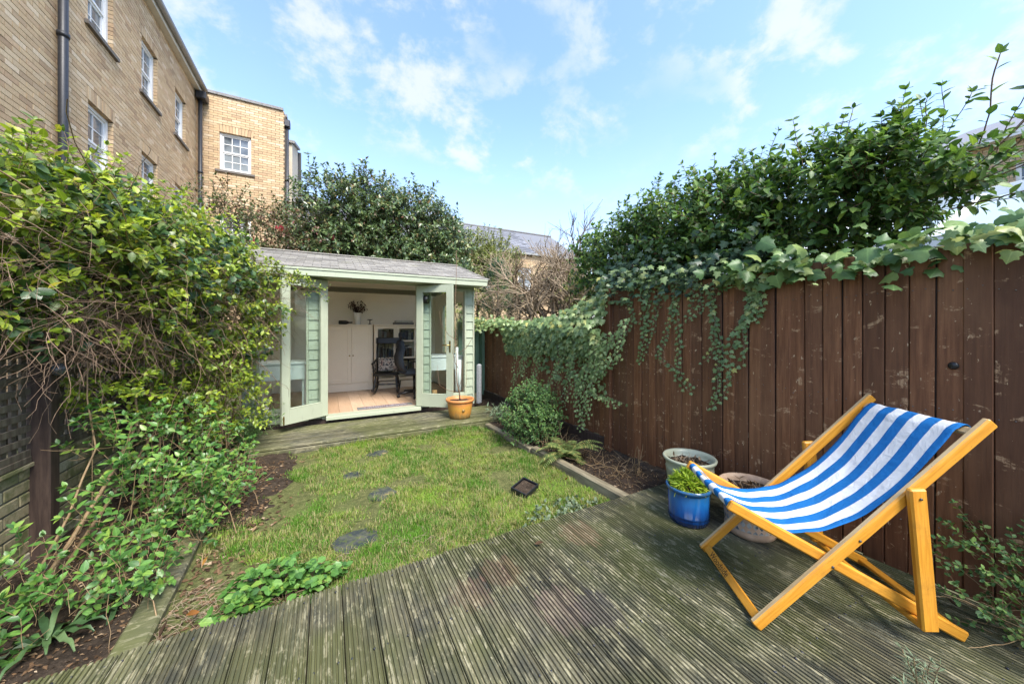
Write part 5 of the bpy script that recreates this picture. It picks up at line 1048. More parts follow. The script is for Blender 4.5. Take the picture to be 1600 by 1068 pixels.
for k in range(1500):
    b = r.choice(TOP[:6] * 3 + MIDB * 3 + LOWB); p, v = in_blob(b, r, .3); d = Vector((r.uniform(-.25, .35), r.choice((-1, 1)) * r.uniform(.3, 1), r.uniform(-.35, .25))); wander(stems, p, d, r.uniform(.3, .9), r, r.uniform(.0014, .0030), 10, .08, .36)
for k in range(330):                                           # hanging tangle in front of the trellis
    y = r.uniform(2.7, 4.7); p = Vector((-1.52 + .22 * (y - 2.7) / 2 + r.uniform(-.05, .25), y, r.uniform(1.25, 1.6))); wander(stems, p, Vector((r.uniform(-.2, .3), r.uniform(-1, 1), r.uniform(-.7, .1))), r.uniform(.25, .6), r, r.uniform(.0014, .0028), 10, .08, .40)
woody = MB()
for k in range(16):
    y = r.uniform(2.6, 4.9); wander(woody, (-1.5 + r.uniform(-.05, .2) + .12 * (y - 2.6), y, r.uniform(1.5, 2.1)), Vector((r.uniform(-.2, .2), r.choice((-1, 1)), r.uniform(-.2, .1))), r.uniform(.7, 1.4), r, r.uniform(.003, .0055), 12, .03, .22, 5)
for (a, b_, rad) in (((40, 930), (235, 640), .012), ((68, 925), (215, 660), .014), ((95, 925), (255, 650), .012), ((30, 900), (150, 700), .008), ((120, 940), (300, 700), .009)):
    p = at(*a, X=-1.42); p.z = SOILL(p.x, p.y) - .03; q = at(*b_, X=-1.30); mid = p.lerp(q, .5) + Vector((.03, 0, .04)); top_ = q + Vector((-.1, .15, .55)); wander_pts = [p, p.lerp(mid, .5) + rv(r, .01), mid, mid.lerp(q, .5) + rv(r, .01), q, q.lerp(top_, .5) + rv(r, .03), top_]; woody.tube(wander_pts, [rad * (1 - .09 * i) for i in range(7)], 6, cap=False)
for (y, x) in ((4.2, -1.15), (4.55, -1.05), (4.75, -.95), (3.9, -1.3), (5.0, -1.0)):
    for k in range(2): wander(woody, (x + r.uniform(-.06, .06), y + r.uniform(-.1, .1), -.1), Vector((r.uniform(-.2, .2), r.uniform(-.3, .1), 1)), r.uniform(1.2, 1.7), r, r.uniform(.006, .011), 10, -.02, .10, 5)
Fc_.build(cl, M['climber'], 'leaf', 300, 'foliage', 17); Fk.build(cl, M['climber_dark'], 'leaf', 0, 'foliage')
M['stem_mid'] = m_wood('russet_stem', (0.155, 0.095, 0.06), (0.31, 0.215, 0.14), 0.7, (20, 20, 20))
for mb, nm, m in ((st, 'shoots', 'stem'), (stems, 'stems', 'stem_mid'), (woody, 'woody_stems', 'cane')): o = mb.build(nm, M[m], cl); o['kind'] = 'stuff'
# fresh low shoots in the left bed
ls = empty('low_shrub', (-1.0, 3.5, -.1), label='leafy young shrub with fresh green shoots spreading low over the left bed', cat='shrub')
Fl = Field(T_OVATE); s2 = MB(); LOW = [((-1.02, 3.05, .28), (.30, .34, .24), 46), ((-.98, 3.5, .34), (.32, .32, .26), 66), ((-.88, 3.9, .30), (.28, .32, .24), 60), ((-1.2, 3.3, .60), (.25, .35, .20), 40), ((-1.05, 3.75, .62), (.26, .3, .18), 40), ((-.82, 3.35, .12), (.16, .34, .12), 26), ((-1.25, 2.75, .15), (.22, .25, .18), 22), ((-.80, 4.25, .16), (.2, .25, .16), 26), ((-1.05, 2.85, .06), (.22, .3, .10), 36), ((-1.15, 2.5, .03), (.25, .2, .08), 26), ((-.95, 3.2, .05), (.14, .4, .10), 30), ((-.78, 2.95, .0), (.10, .4, .06), 34), ((-.88, 2.6, .02), (.10, .25, .07), 26), ((-.68, 3.75, .02), (.16, .35, .10), 34), ((-.68, 4.2, .04), (.14, .25, .10), 26)]
fill(Fl, s2, [(b[0], b[1], int(b[2] * 0.95)) for b in LOW], r, .052, .16, 4, gate=-.22, upw=.75, out=.5, mid=.48, light=Lt, droop=0); 
for k in range(150): b = r.choice(LOW); q, v = in_blob(b, r, .5); wander(s2, q, Vector((r.uniform(-.3, .3), r.uniform(-1, 1), r.uniform(-.3, .6))), r.uniform(.15, .45), r, r.uniform(.0012, .0025), 8, .05, .3)
for k in range(46): b = r.choice(LOW); q, v = in_blob(b, r, .5); p = Vector((q.x + r.uniform(-.1, .1), q.y + r.uniform(-.1, .1), -.09)); s2.tube([p, p.lerp(q, .5) + rv(r, .04), q], [.004, .003, .002], 4, cap=False)
Fl.build(ls, M['low_shoot'], 'leaf', 240, 'foliage', 15); s2.build('stems', M['cane'], ls)['kind'] = 'stuff'
# feathery asparagus-like growth at the foot of the climber
fa = empty('feathery_plant', (*at(375, 700, Z=-.08).xy, -.1), label='fine feathery green plant at the foot of the climber by the step', cat='plant'); Ff = Field(T_NEEDLE); s3 = MB(); c0 = org(fa)
for k in range(70): sprig(Ff, s3, c0 + Vector((r.uniform(-.15, .15), r.uniform(-.15, .2), .02)), Vector((r.uniform(-.6, .6), r.uniform(-.7, .5), 1)), r.uniform(.25, .75), 14, .06, r, droop=.05, sp=.15)
Ff.build(fa, M['shrub'], mass='foliage'); s3.build('stems', M['shrub'], fa)['kind'] = 'stuff'
# strawberry-like clump at the deck edge
sw = empty('ground_cover_clump', (-.22, 2.30, -.1), label='low clump of round toothed green leaves at the deck edge', cat='plant'); Fs = Field(T_ROUND); s4 = MB(); c0 = org(sw)
for (lx, ly, lr, lh, n) in ((-.14, .02, .12, .16, 62), (.0, .03, .12, .20, 66), (.13, -.01, .11, .15, 50), (.02, -.10, .13, .09, 30), (-.22, -.06, .10, .08, 20), (.24, .03, .08, .10, 20)):
    for k in range(n):
        a = r.uniform(0, 6.28); rr_ = lr * math.sqrt(r.random()); q = c0 + Vector((lx + math.cos(a) * rr_, ly + math.sin(a) * rr_ * .8, 0)); q.z = -.085 + lh * r.uniform(.25, 1.1) * (1 - .45 * (rr_ / lr) ** 2); b0 = c0 + Vector((lx, ly, 0)) * .7; b0.z = -.1; s4.tube([b0, b0.lerp(q, .5) + Vector((0, 0, .03)), q], .0014, 3, cap=False); ph = r.uniform(0, 6.28); nz = UP + rv(r, .6) + Vector((math.cos(a), math.sin(a), 0)) * .4
        for j in (-1, 0, 1): ax = Vector((math.cos(ph + j * 1.1), math.sin(ph + j * 1.1), r.uniform(-.3, .35))); Fs.add(q, ax, nz + rv(r, .25), r.uniform(.026, .060), min(.98, max(.02, r.gauss(.36, .22) + (.5 if lx > .1 and r.random() < .3 else 0))))
Fs.build(sw, M['low_shoot'], 'leaf', 160, 'foliage', 10); s4.build('stems', M['stem'], sw)['kind'] = 'stuff'
# strap-leaved ferns at the lower left
def strap(F, p, d, L, w_, r, n=8):
    mb = MB(); p = Vector(p); d = Vector(d).normalized(); vs = []; side = d.cross(UP).normalized()
    for i in range(n + 1):
        t = i / n; ww = w_ * (math.sin(math.pi * min(.98, t * .92 + .06)) ** .6) * (1 + .12 * math.sin(i * 2.4)); vs += [p - side * ww + UP * .012 * math.sin(i * 2.1), p + Vector((0, 0, -.006)), p + side * ww + UP * .012 * math.cos(i * 1.9)]
        d = (d + Vector((0, 0, -.17))).normalized(); p = p + d * (L / n)
    fs = [(i * 3 + k, i * 3 + k + 1, (i + 1) * 3 + k + 1, (i + 1) * 3 + k) for i in range(n) for k in (0, 1)]; return MB().add(vs, fs, 0, True)
M['strap_leaf'] = m_leaf('strap_fern_leaf', [(0, (0.045, 0.095, 0.035)), (0.5, (0.075, 0.14, 0.05)), (0.85, (0.13, 0.20, 0.08)), (1, (0.24, 0.29, 0.17))], 0.45, 0.2, 0.4)
def hart(c, n, label, seed):
    rr = random.Random(seed); o = empty('strap_fern', c, label=label, cat='fern', group='strap ferns in the left bed')
    for k in range(n): a = k * 6.28 / n + rr.uniform(-.3, .3); strap(None, Vector(c) + Vector((0, 0, .02)), Vector((math.cos(a), math.sin(a), rr.uniform(.5, 1.4))), rr.uniform(.16, .28), rr.uniform(.011, .018), rr).build('frond', M['strap_leaf'], o)
hart((-1.16, 2.46, -.09), 13, 'broad strap-leaved fern at the lower left corner by the deck', 1); hart((-.98, 2.66, -.09), 9, 'strap-leaved fern with an upright frond beside the timber edging', 2)
# round shrub, fern, dry stems and low plants in the right bed
sh = empty('round_shrub', (2.38, 3.92, -.06), label='dense round small-leaved green shrub in the right bed', cat='shrub'); Fh = Field(T_OVATE); s5 = MB(); c0 = org(sh)
fill(Fh, s5, [((2.36, 3.90, .24), (.33, .35, .30), 760), ((2.42, 3.95, .40), (.24, .25, .22), 220)], r, .036, .11, 4, upw=.35, power=.25, mid=.5, light=Lt, gate=-.35)
for k in range(14): wander(s5, c0, Vector((r.uniform(-.7, .7), r.uniform(-.7, .7), 1)), .4, r, .005, 6, 0, .15, 4)
Fh.build(sh, M['shrub'], 'leaf', 200, 'foliage', 4); s5.build('stems', M['stem'], sh)['kind'] = 'stuff'
def frond(F, st_, p, d, L, n, w_, r, droop=.10, light=UP):
    p = Vector(p); d = Vector(d).normalized(); pts = [p.copy()]
    for i in range(n):
        d = (d + Vector((0, 0, -droop)) + rv(r, .03)).normalized(); p = p + d * (L / n); pts.append(p.copy()); side = d.cross(UP).normalized(); t = (i + 1) / n; k = w_ * math.sin(math.pi * min(.97, t * .85 + .12)) ** .8
        for sg in (-1, 1): F.add(p, side * sg + d * .35 + Vector((0, 0, -.1)), light + rv(r, .25), k * r.uniform(.85, 1.1), min(.99, max(0, r.gauss(.5, .2))))
    st_.tube(pts, [.0025] * n + [.001], 3, cap=False)
T_PINNA = leaf_tmpl((0.05, .13, .09, 0), .2, .1, (0, .3, .7, 1))
fe = empty('fern', (2.36, 3.12, -.05), label='yellowing shuttlecock fern beside the timber edging', cat='fern'); Fe = Field(T_PINNA); s6 = MB()
for k in range(16): a = k * 6.28 / 16 + r.uniform(-.2, .2); frond(Fe, s6, (2.36, 3.12, -.03), Vector((math.cos(a) * .8, math.sin(a) * .8, r.uniform(.5, 1.6))), r.uniform(.28, .48), 22, .075, r, .08)
Fe.build(fe, M['fern'], mass='foliage'); s6.build('stalks', M['fern'], fe)['kind'] = 'stuff'
dr = empty('dry_stems', (2.55, 2.62, -.05), label='tangle of dry brown cut stems on the soil bed', cat='dead plant'); s7 = MB()
for k in range(95): x, y = r.gauss(2.55, .13), r.gauss(2.62, .22); wander(s7, (x, y, SOILR(x, y) - .01), Vector((r.uniform(-1, 1), r.uniform(-1, 1), r.uniform(.1, .9))), r.uniform(.12, .32), r, r.uniform(.002, .004), 7, .14, .3, 4)
for k in range(26): x, y = r.gauss(2.40, .1), r.gauss(3.45, .12); wander(s7, (x, y, -.05), Vector((r.uniform(-.5, .5), r.uniform(-.5, .5), .9)), r.uniform(.15, .36), r, .0028, 7, .05, .3, 4)
for k in range(5): wander(s7, (2.66 + r.uniform(-.05, .05), 2.42 + r.uniform(-.05, .05), -.03), Vector((r.uniform(-.3, .3), r.uniform(-.3, .3), 1)), r.uniform(.2, .34), r, .004, 7, .0, .16, 4)
s7.build('stem_tangle', M['cane'], dr)['kind'] = 'stuff'
gl = empty('grey_leaf_plant', (2.42, 4.75, -.02), label='low grey-green leafy plant beside the terracotta pot', cat='plant'); Fg = Field(T_LANCE); s8 = MB()
for k in range(34): sprig(Fg, s8, (2.42 + r.uniform(-.14, .14), 4.78 + r.uniform(-.2, .3), .0), Vector((r.uniform(-1, 1), r.uniform(-1, 1), r.uniform(.2, .8))), r.uniform(.1, .26), 4, .085, r, light=UP)
Fg.build(gl, M['sage_leaf'], mass='foliage'); s8.build('stems', M['stem'], gl)['kind'] = 'stuff'
wd = empty('weed_patch', (1.72, 2.28, -.1), label='sprawling pale green weed on the lawn at the deck edge', cat='plant'); Fw = Field(T_ROUND); s9 = MB()
for k in range(40): sprig(Fw, s9, (1.72 + r.gauss(0, .15), 2.28 + r.gauss(0, .06), -.085), Vector((r.uniform(-1, 1), r.uniform(-1, 1), .35)), r.uniform(.05, .12), 3, .034, r, light=UP, mid=.4)
Fw.build(wd, M['sage_leaf'], mass='foliage'); s9.build('stems', M['fern'], wd)['kind'] = 'stuff'
# shrub by the fence at the lower right and the rosemary sprig
rs = empty('small_leaf_shrub', (2.80, .30, 0), label='wiry small-leaved shrub against the fence at the lower right', cat='shrub'); Fr = Field(T_ROUND); s10 = MB()
fill(Fr, s10, [((2.74, .30, .30), (.15, .20, .17), 66), ((2.70, .18, .22), (.18, .18, .16), 44), ((2.66, .38, .10), (.10, .12, .07), 22), ((2.80, .12, .45), (.10, .12, .10), 16)], r, .025, .12, 5, upw=.4, mid=.42, light=Lt, rad=.0012)
for k in range(18): wander(s10, (2.80 + r.uniform(-.04, .04), .22 + r.uniform(-.1, .1), .0), Vector((-.6 + r.uniform(-.4, .4), r.uniform(-.5, .7), r.uniform(.2, 1.1))), r.uniform(.3, .55), r, .0022, 8, .05, .16, 4)
Fr.build(rs, M['shrub'], 'leaf', 150, 'foliage', 8); s10.build('stems', M['cane'], rs)['kind'] = 'stuff'
ro = empty('rosemary_sprig', (1.84, .40, 0.05), label='grey-green rosemary sprig poking up at the lower picture edge', cat='plant'); Fo = Field(T_NEEDLE); s11 = MB()
for k in range(9): sprig(Fo, s11, (1.84 + r.uniform(-.012, .012), .40 + r.uniform(-.012, .012), .05), Vector((r.uniform(-.25, .25), r.uniform(-.25, .25), 1)), r.uniform(.13, .21), 16, .034, r, sp=.2, light=UP, droop=0)
Fo.build(ro, M['sage_leaf'], mass='foliage'); s11.build('stems', M['cane'], ro)['kind'] = 'stuff'
pot('small_pot', Vector((1.84, .40, .001)), [(0, 0), (.035, 0), (.045, .048), (.049, .05), (.048, .06), (.042, .06), (.04, .045)], oc, 'small low terracotta pot holding the rosemary sprig', .04, .046)
# dwarf conifer in the blue pot, dry stalks in the other pots, sapling in the terracotta pot
dw = empty('dwarf_conifer', bp + Vector((0, 0, .22)), label='bright lime green dwarf conifer in the blue pot', cat='plant'); Fq = Field(T_NEEDLE); s12 = MB(); T_ = bp + Vector((.0, .0, .225))
T_SPIKE = leaf_tmpl((.05, .085, .05, 0), .5, .25, (0, .4, .75, 1)); Fq = Field(T_SPIKE)
for k in range(120):
    v = Vector((r.gauss(0, 1), r.gauss(0, 1), abs(r.gauss(0, 1)) * .9 + .2)).normalized(); p = T_ + Vector((v.x * .085, v.y * .085, v.z * .10 - .01)) * r.uniform(.75, 1.05); e_ = p + (v + UP * .15) * .03; s12.tube([T_ + (p - T_) * .4, p, e_], .002, 3, cap=False)
    for j in range(9): F_ax = v * 1.0 + rv(r, .75) + UP * .1; Fq.add(p + v * r.uniform(0, .03), F_ax, UP + v + rv(r, .4), r.uniform(.035, .062), min(.99, max(0, .30 + .5 * v.z * r.random() + r.gauss(0, .14))))
Fq.build(dw, M['lime'], mass='foliage'); s12.build('twigs', M['lime'], dw)['kind'] = 'stuff'
for c, lb, n in ((Vector((2.635, 1.84, .285)), 'dry cut stalks in the pale grey-green pot', 34), (Vector((2.575, 1.345, .283)), 'dead brown stalks in the patterned pot', 30)):
    s_ = MB(); Fz = Field(T_LANCE); o = empty('dead_stalks', c, label=lb, cat='dead plant')
    for k in range(n): p = c + Vector((r.uniform(-.11, .11), r.uniform(-.11, .11), 0)); wander(s_, p, Vector((r.uniform(-.9, .9), r.uniform(-.9, .9), 1)), r.uniform(.03, .10), r, r.uniform(.002, .0035), 4, .1, .3, 4)
    for k in range(60): Fz.add(c + Vector((r.uniform(-.12, .12), r.uniform(-.12, .12), r.uniform(.005, .025))), rv(r), UP + rv(r, .5), r.uniform(.03, .07), r.random())
    s_.build('stalks', M['stem_pale'], o)['kind'] = 'stuff'; Fz.build(o, M['litter'], mass='dead_leaves')
sp = empty('bare_sapling', (1.835, 5.19, .25), label='thin bare sapling rising from the terracotta pot', cat='sapling'); b0 = Vector((1.835, 5.19, .25)); mb = MB()
mb.tube([b0, b0 + Vector((-.01, 0, .14)), b0 + Vector((-.05, .0, .30)), b0 + Vector((-.06, 0, .7)), b0 + Vector((-.085, 0, 1.3)), b0 + Vector((-.06, 0, 2.0)), b0 + Vector((-.06, 0, 2.36))], [.011, .010, .008, .0065, .005, .0035, .002], 6); mb.build('trunk', M['stem'], sp)
for k, (z, dx, dz, ex) in enumerate(((.14, -.35, .15, .30), (.14, .13, .12, .42), (.52, -.12, .25, .40), (.75, .25, .25, .2), (.95, -.32, .25, .22), (.2, .05, .2, .25))):
    p = b0 + Vector((-.03, 0, z)); MB().tube([p, p + Vector((dx * .5, -.03, dz * .35)), p + Vector((dx * .9, -.05, dz)), p + Vector((dx, -.06, dz + ex))], [.005, .004, .003, .0015], 5).build('branch', M['stem'], sp)

# ---------------------------------------------------------------- ivy
iv = empty('ivy', (FX, 2.2, 1.6), label='broad-leaved ivy covering the top of the tall fence and trailing down it', cat='ivy'); Fi = Field(T_IVY); Fb = Field(T_IVY2); Fdk = Field(T_IVY); s13 = MB(); FL = Vector((-.75, -.35, .75))
for k in range(570):                                              # mat along the fence top
    y = r.uniform(.12, 3.1); big = y < 1.75; z = 1.845 + r.gauss(.015, .07); x = FX - .03 + r.gauss(-.01, .08)
    if big and r.random() < .35: Fi.add((x - .03, y, z - .03), Vector((r.uniform(-1, .3), r.uniform(-.8, .8), r.uniform(-1, .1))), FL + rv(r, .5), r.uniform(.035, .07), min(.99, max(0, r.gauss(.5, .28))))
    elif big: Fb.add((x, y, z), Vector((r.uniform(-1, .3), r.uniform(-.8, .8), r.uniform(-.7, .3))), FL + rv(r, .45), r.uniform(.055, .128), min(.99, max(0, r.gauss(.5, .30))))
    else:
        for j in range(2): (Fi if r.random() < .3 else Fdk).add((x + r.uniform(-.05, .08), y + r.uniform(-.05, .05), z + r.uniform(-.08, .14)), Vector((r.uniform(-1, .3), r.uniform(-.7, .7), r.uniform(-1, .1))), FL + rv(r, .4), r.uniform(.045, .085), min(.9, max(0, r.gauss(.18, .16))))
def streamer(pts, size, dens=.024, F=Fi, mid=.62, X=FX - .04, sp=.02):
    Q = []; 
    for (px, py) in pts: Q.append(at(px, py, X=X))
    P_ = []
    for a, b in zip(Q[:-1], Q[1:]):
        n = max(2, int((b - a).length / dens))
        for i in range(n): P_.append(a.lerp(b, i / n) + Vector((r.uniform(-.015, .01), r.gauss(0, .006), 0)))
    P_.append(Q[-1]); s13.tube(P_, .0013, 3, cap=False); sg = 1
    for i, p in enumerate(P_):
        sg = -sg; t = i / len(P_); k = size * (1.1 - .35 * t) * r.uniform(.7, 1.2)
        F.add(p + Vector((-.012, sg * sp * r.uniform(.2, 1), r.uniform(-.01, .01))), Vector((-.15 + r.uniform(-.3, .1), sg * r.uniform(.3, .9), -.55 + r.uniform(-.4, .4))), Vector((-1, -.35, .45)) + rv(r, .35), k, min(.99, max(0, r.gauss(mid + .2 * t * t, .13))))
STR = [([(1012, 425), (1006, 480), (1008, 530), (998, 565)], .042), ([(1018, 430), (1012, 500), (1003, 545)], .038), ([(1055, 425), (1058, 490), (1063, 540), (1060, 590), (1078, 612)], .034), ([(1066, 425), (1055, 480), (1040, 525), (1030, 555), (1048, 570), (1062, 580), (1085, 608)], .033), ([(1085, 425), (1082, 470), (1075, 500)], .034), ([(1090, 430), (1097, 480), (1076, 503)], .03), ([(1110, 440), (1117, 500), (1120, 540), (1100, 565)], .036), ([(1125, 545), (1123, 590), (1118, 625), (1113, 640)], .032), ([(1112, 470), (1122, 520), (1132, 560), (1140, 590), (1128, 622), (1114, 636)], .034), ([(1165, 420), (1178, 455), (1172, 490), (1150, 520), (1140, 555), (1143, 580)], .05), ([(1172, 430), (1185, 470), (1160, 505), (1165, 545), (1160, 572)], .045), ([(1190, 430), (1192, 470), (1180, 500)], .05), ([(955, 470), (985, 470), (992, 500), (978, 525)], .04), ([(1130, 430), (1128, 455)], .05), ([(1030, 420), (1028, 470), (1018, 520), (1004, 562)], .036)]
for pts, sz in STR: streamer(pts, sz * 1.15); streamer([(x + r.uniform(-4, 4), y + r.uniform(0, 6)) for x, y in pts[:-1]], sz * .85, .03)
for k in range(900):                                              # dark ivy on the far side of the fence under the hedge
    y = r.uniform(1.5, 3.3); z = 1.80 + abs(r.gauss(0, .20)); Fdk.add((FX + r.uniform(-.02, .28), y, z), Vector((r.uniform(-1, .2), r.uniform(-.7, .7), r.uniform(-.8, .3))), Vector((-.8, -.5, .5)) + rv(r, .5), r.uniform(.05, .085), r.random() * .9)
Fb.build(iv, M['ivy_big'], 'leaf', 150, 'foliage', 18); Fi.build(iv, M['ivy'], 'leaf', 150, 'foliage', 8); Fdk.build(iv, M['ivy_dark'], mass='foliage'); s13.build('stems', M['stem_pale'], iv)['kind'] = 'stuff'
iv2 = empty('ivy', (2.8, 4.2, .9), label='thick pale ivy curtain hanging over the lower fence by the round shrub', cat='ivy'); Fj = Field(T_IVY); s13 = MB()
for k in range(2100):                                             # bulging curtain, thicker at the top
    y = 3.05 + 2.6 * r.random() ** 1.25; t = (y - 3.05) / 2.6; lo = 1.05 - .1 * t if r.random() < .75 else .55 + .4 * t; z = lo + (1.62 + .30 * max(0, 1 - t / .35) - .10 * t - lo) * r.random() ** .8; bulge = .30 * math.exp(-((z - 1.45) / .4) ** 2) * (1 - .5 * t); x = FX - .03 - bulge * r.random() ** .5 + (.25 * r.random() if z > 1.5 else 0)
    Fj.add((x, y, z), Vector((-.4 + r.uniform(-.4, .4), r.uniform(-.6, .4), -.8 + r.uniform(-.3, .4))), Vector((-.65, -.6, .8)) + rv(r, .38), r.uniform(.05, .092), clump_tone((x, y, z), r, 4, .24, .5))
STR2 = [([(975, 500), (960, 560), (930, 590), (938, 620), (972, 634)], .045), ([(925, 520), (920, 570), (905, 620), (903, 655), (912, 668)], .045), ([(905, 520), (895, 580), (880, 630)], .042), ([(880, 520), (868, 570), (860, 615)], .042), ([(855, 520), (840, 570), (825, 610)], .042), ([(835, 520), (822, 560), (815, 590)], .042), ([(940, 520), (935, 570), (925, 600), (915, 650)], .045), ([(960, 520), (945, 560), (935, 590)], .05), ([(895, 560), (905, 600), (920, 640)], .042), ([(820, 530), (812, 570), (806, 600)], .04)]
for pts, sz in STR2:
    for q in range(3): streamer([(x + r.uniform(-9, 9), y + r.uniform(-6, 8)) for x, y in pts], sz, .028, Fj, .58, FX - .10 - .07 * q, .04)
for k in range(420): y = r.uniform(5.3, 7.0); Fj.add((FX - .05 + r.gauss(-.05, .12), y, 1.48 + r.gauss(.0, .07)), rv(r) + Vector((-.5, -.3, -.4)), Vector((-.4, -.6, 1)) + rv(r, .4), r.uniform(.05, .08), r.gauss(.5, .2) % 1)
for k in range(240): Fj.add((r.uniform(2.42, 2.95), 6.78 + r.uniform(-.1, .2), 1.50 + r.gauss(0, .06)), rv(r) + Vector((0, -.6, -.4)), Vector((0, -.6, 1)) + rv(r, .4), r.uniform(.05, .08), r.gauss(.3, .2) % 1)
Fj.build(iv2, M['ivy'], 'leaf', 220, 'foliage', 5); s13.build('stems', M['stem_pale'], iv2)['kind'] = 'stuff'

# ---------------------------------------------------------------- hedge beyond the fence
hd = empty('evergreen_hedge', (3.5, 2.5, -.2), label='tall dark glossy evergreen hedge rising behind the tall fence', cat='hedge'); Fv = Field(T_OVATE); s14 = MB()
HB = [((3.36, .74, 2.38), (.28, .24, .28), 80), ((3.42, 1.0, 2.32), (.40, .34, .34), 140), ((3.45, 1.4, 2.36), (.45, .42, .42), 170), ((3.45, 1.9, 2.38), (.46, .45, .46), 180), ((3.5, 2.4, 2.38), (.50, .45, .50), 190), ((3.55, 2.95, 2.36), (.52, .45, .52), 190), ((3.62, 3.5, 2.32), (.52, .45, .52), 170), ((3.75, 4.05, 2.28), (.52, .42, .50), 130), ((4.0, 2.2, 2.5), (.5, 1.4, .45), 160), ((3.35, 2.2, 2.05), (.3, 1.1, .22), 110)]
fill(Fv, s14, [(b[0], b[1], int(b[2] * 1.9)) for b in HB], r, .072, .20, 6, upw=.55, out=.7, mid=.44, light=Vector((-.2, -.5, 1)), gate=-.38, power=.40, rad=.002, sp=.27)
for k in range(60):
    b = r.choice(HB[:8]); c = Vector(b[0]); a = r.uniform(-2.4, 2.4); p = c + Vector((r.uniform(-.8, .6) * b[1][0], r.uniform(-.8, .8) * b[1][1], b[1][2] * .82)); sprig(Fv, s14, p, Vector((r.uniform(-.35, .25), r.uniform(-.5, .3), 1)), r.uniform(.16, .34), 7, .06, r, mid=.4, rad=.0025)
for (p, d, L) in (((3.3, .35, 2.35), (-.15, -.8, .42), .75), ((3.3, .45, 2.4), (-.1, -.7, .75), .6), ((3.2, .5, 2.2), (-.3, -.9, .15), .6), ((3.3, .5, 2.45), (-.1, -.35, .9), .45), ((3.25, .6, 2.1), (-.3, -.7, .0), .5), ((3.2, .45, 2.3), (-.2, -1, .6), .8)): sprig(Fv, s14, p, d, L, 12, .070, r, mid=.35, rad=.004, opp=False); sprig(Fv, s14, Vector(p) + rv(r, .1), d, L * .8, 10, .066, r, mid=.35, rad=.003)
tips = []
for (y, x) in ((1.2, 3.3), (2.0, 3.35), (2.6, 3.4), (3.2, 3.5), (3.9, 3.6)): wander(s14, (x + .2, y, -.2), (r.uniform(0, .12), r.uniform(-.2, .2), 1), 2.5, r, .04, 8, 0, .07, 6, .25)
for (a, b_) in (((1175, 410), (1145, 378)), ((1145, 378), (1120, 350)), ((1000, 425), (965, 395)), ((1040, 410), (1010, 380))):
    p, q = at(*a, X=3.12), at(*b_, X=3.25); s14.tube([p, p.lerp(q, .5) + rv(r, .02), q], [.018, .015, .011], 6, cap=False)
Fv.build(hd, M['hedge'], 'leaf', 300, 'foliage', 12); s14.build('branches', M['stem'], hd)['kind'] = 'stuff'

# ---------------------------------------------------------------- trees and shrubs beyond the summer house
def tree(name, base, blobs, T, mat, size, L, n, label, seed, trunk_h, rad, gate=-.25, mid=.45, upw=.3, cat='tree', bark='bark', shoots=0, singles=0, power=.36, dens=1.6):
    rr = random.Random(seed); o = empty(name, base, label=label, cat=cat); F = Field(T); s_ = MB(); tr = MB(); fill(F, s_, [(b[0], b[1], int(b[2] * dens)) for b in blobs], rr, size, L, n, gate, .8, upw, .02, mid, True, power, Vector((-.1, -.5, 1)), rad=.004, gsc=1.6)
    for k in range(shoots): b = rr.choice(blobs); c = Vector(b[0]) + Vector((rr.uniform(-.75, .75) * b[1][0], rr.uniform(-.6, .6) * b[1][1], b[1][2] * .75)); sprig(F, s_, c, Vector((rr.uniform(-.4, .4), rr.uniform(-.3, .3), 1)), L * 2.0, n + 4, size, rr, mid=mid - .05, rad=.005)
    B = Vector(base); top_ = B + Vector((0, 0, trunk_h)); tr.tube([B, B.lerp(top_, .5) + rv(rr, .05), top_], [rad, rad * .8, rad * .6], 8); tr.build('trunk', M[bark], o)
    lm_ = MB()
    for b in blobs: q = Vector(b[0]); lm_.tube([top_ - UP * .2 * trunk_h * rr.random(), top_.lerp(q, .5) + rv(rr, .1), q], [rad * .5, rad * .35, rad * .15], 5, cap=False)
    lm_.build('limbs', M[bark], o); F.build(o, M[mat], 'leaf', singles, 'crown', 7); s_.build('twigs', M[bark], o)['kind'] = 'stuff'
tree('camellia_tree', (1.4, 10.3, -.2), [((.15, 10.2, 4.2), (1.0, 1.0, 1.0), 230), ((1.1, 10.2, 4.3), (1.1, 1.0, 1.05), 260), ((2.1, 10.3, 4.3), (1.1, 1.0, .95), 250), ((3.0, 10.4, 3.85), (.8, .9, .85), 170), ((.3, 9.9, 3.2), (1.0, .8, .7), 170), ((1.5, 9.8, 3.2), (1.2, .8, .7), 190), ((2.7, 9.9, 3.1), (.9, .8, .7), 140)], T_SMALL, 'camellia', .125, .34, 6, 'large glossy camellia tree standing behind the summer house roof', 51, 2.8, .10, shoots=70, gate=-.5, dens=2.6)
tree('loose_tree', (4.6, 11.2, -.2), [((4.3, 11.2, 3.7), (.85, .8, .85), 180), ((5.3, 11.4, 3.7), (.9, .8, .85), 180), ((4.8, 11.0, 2.7), (1.4, .8, .7), 190)], T_SMALL, 'olive', .10, .30, 6, 'loose olive green tree right of the camellia', 52, 2.4, .07, shoots=26, dens=2.6, gate=-.4)
tree('photinia_shrub', (-1.2, 9.6, -.2), [((-1.5, 9.5, 3.5), (.8, .7, .55), 110), ((-.7, 9.6, 3.4), (.8, .7, .55), 110), ((-2.1, 9.4, 3.6), (.6, .6, .5), 60), ((-1.0, 9.4, 2.8), (1.1, .6, .5), 80)], T_SMALL, 'photinia', .085, .30, 5, 'red tinged photinia shrub behind the left end of the summer house', 53, 2.4, .05, cat='shrub', shoots=22, dens=2.4)
fl = MB(); fo = None
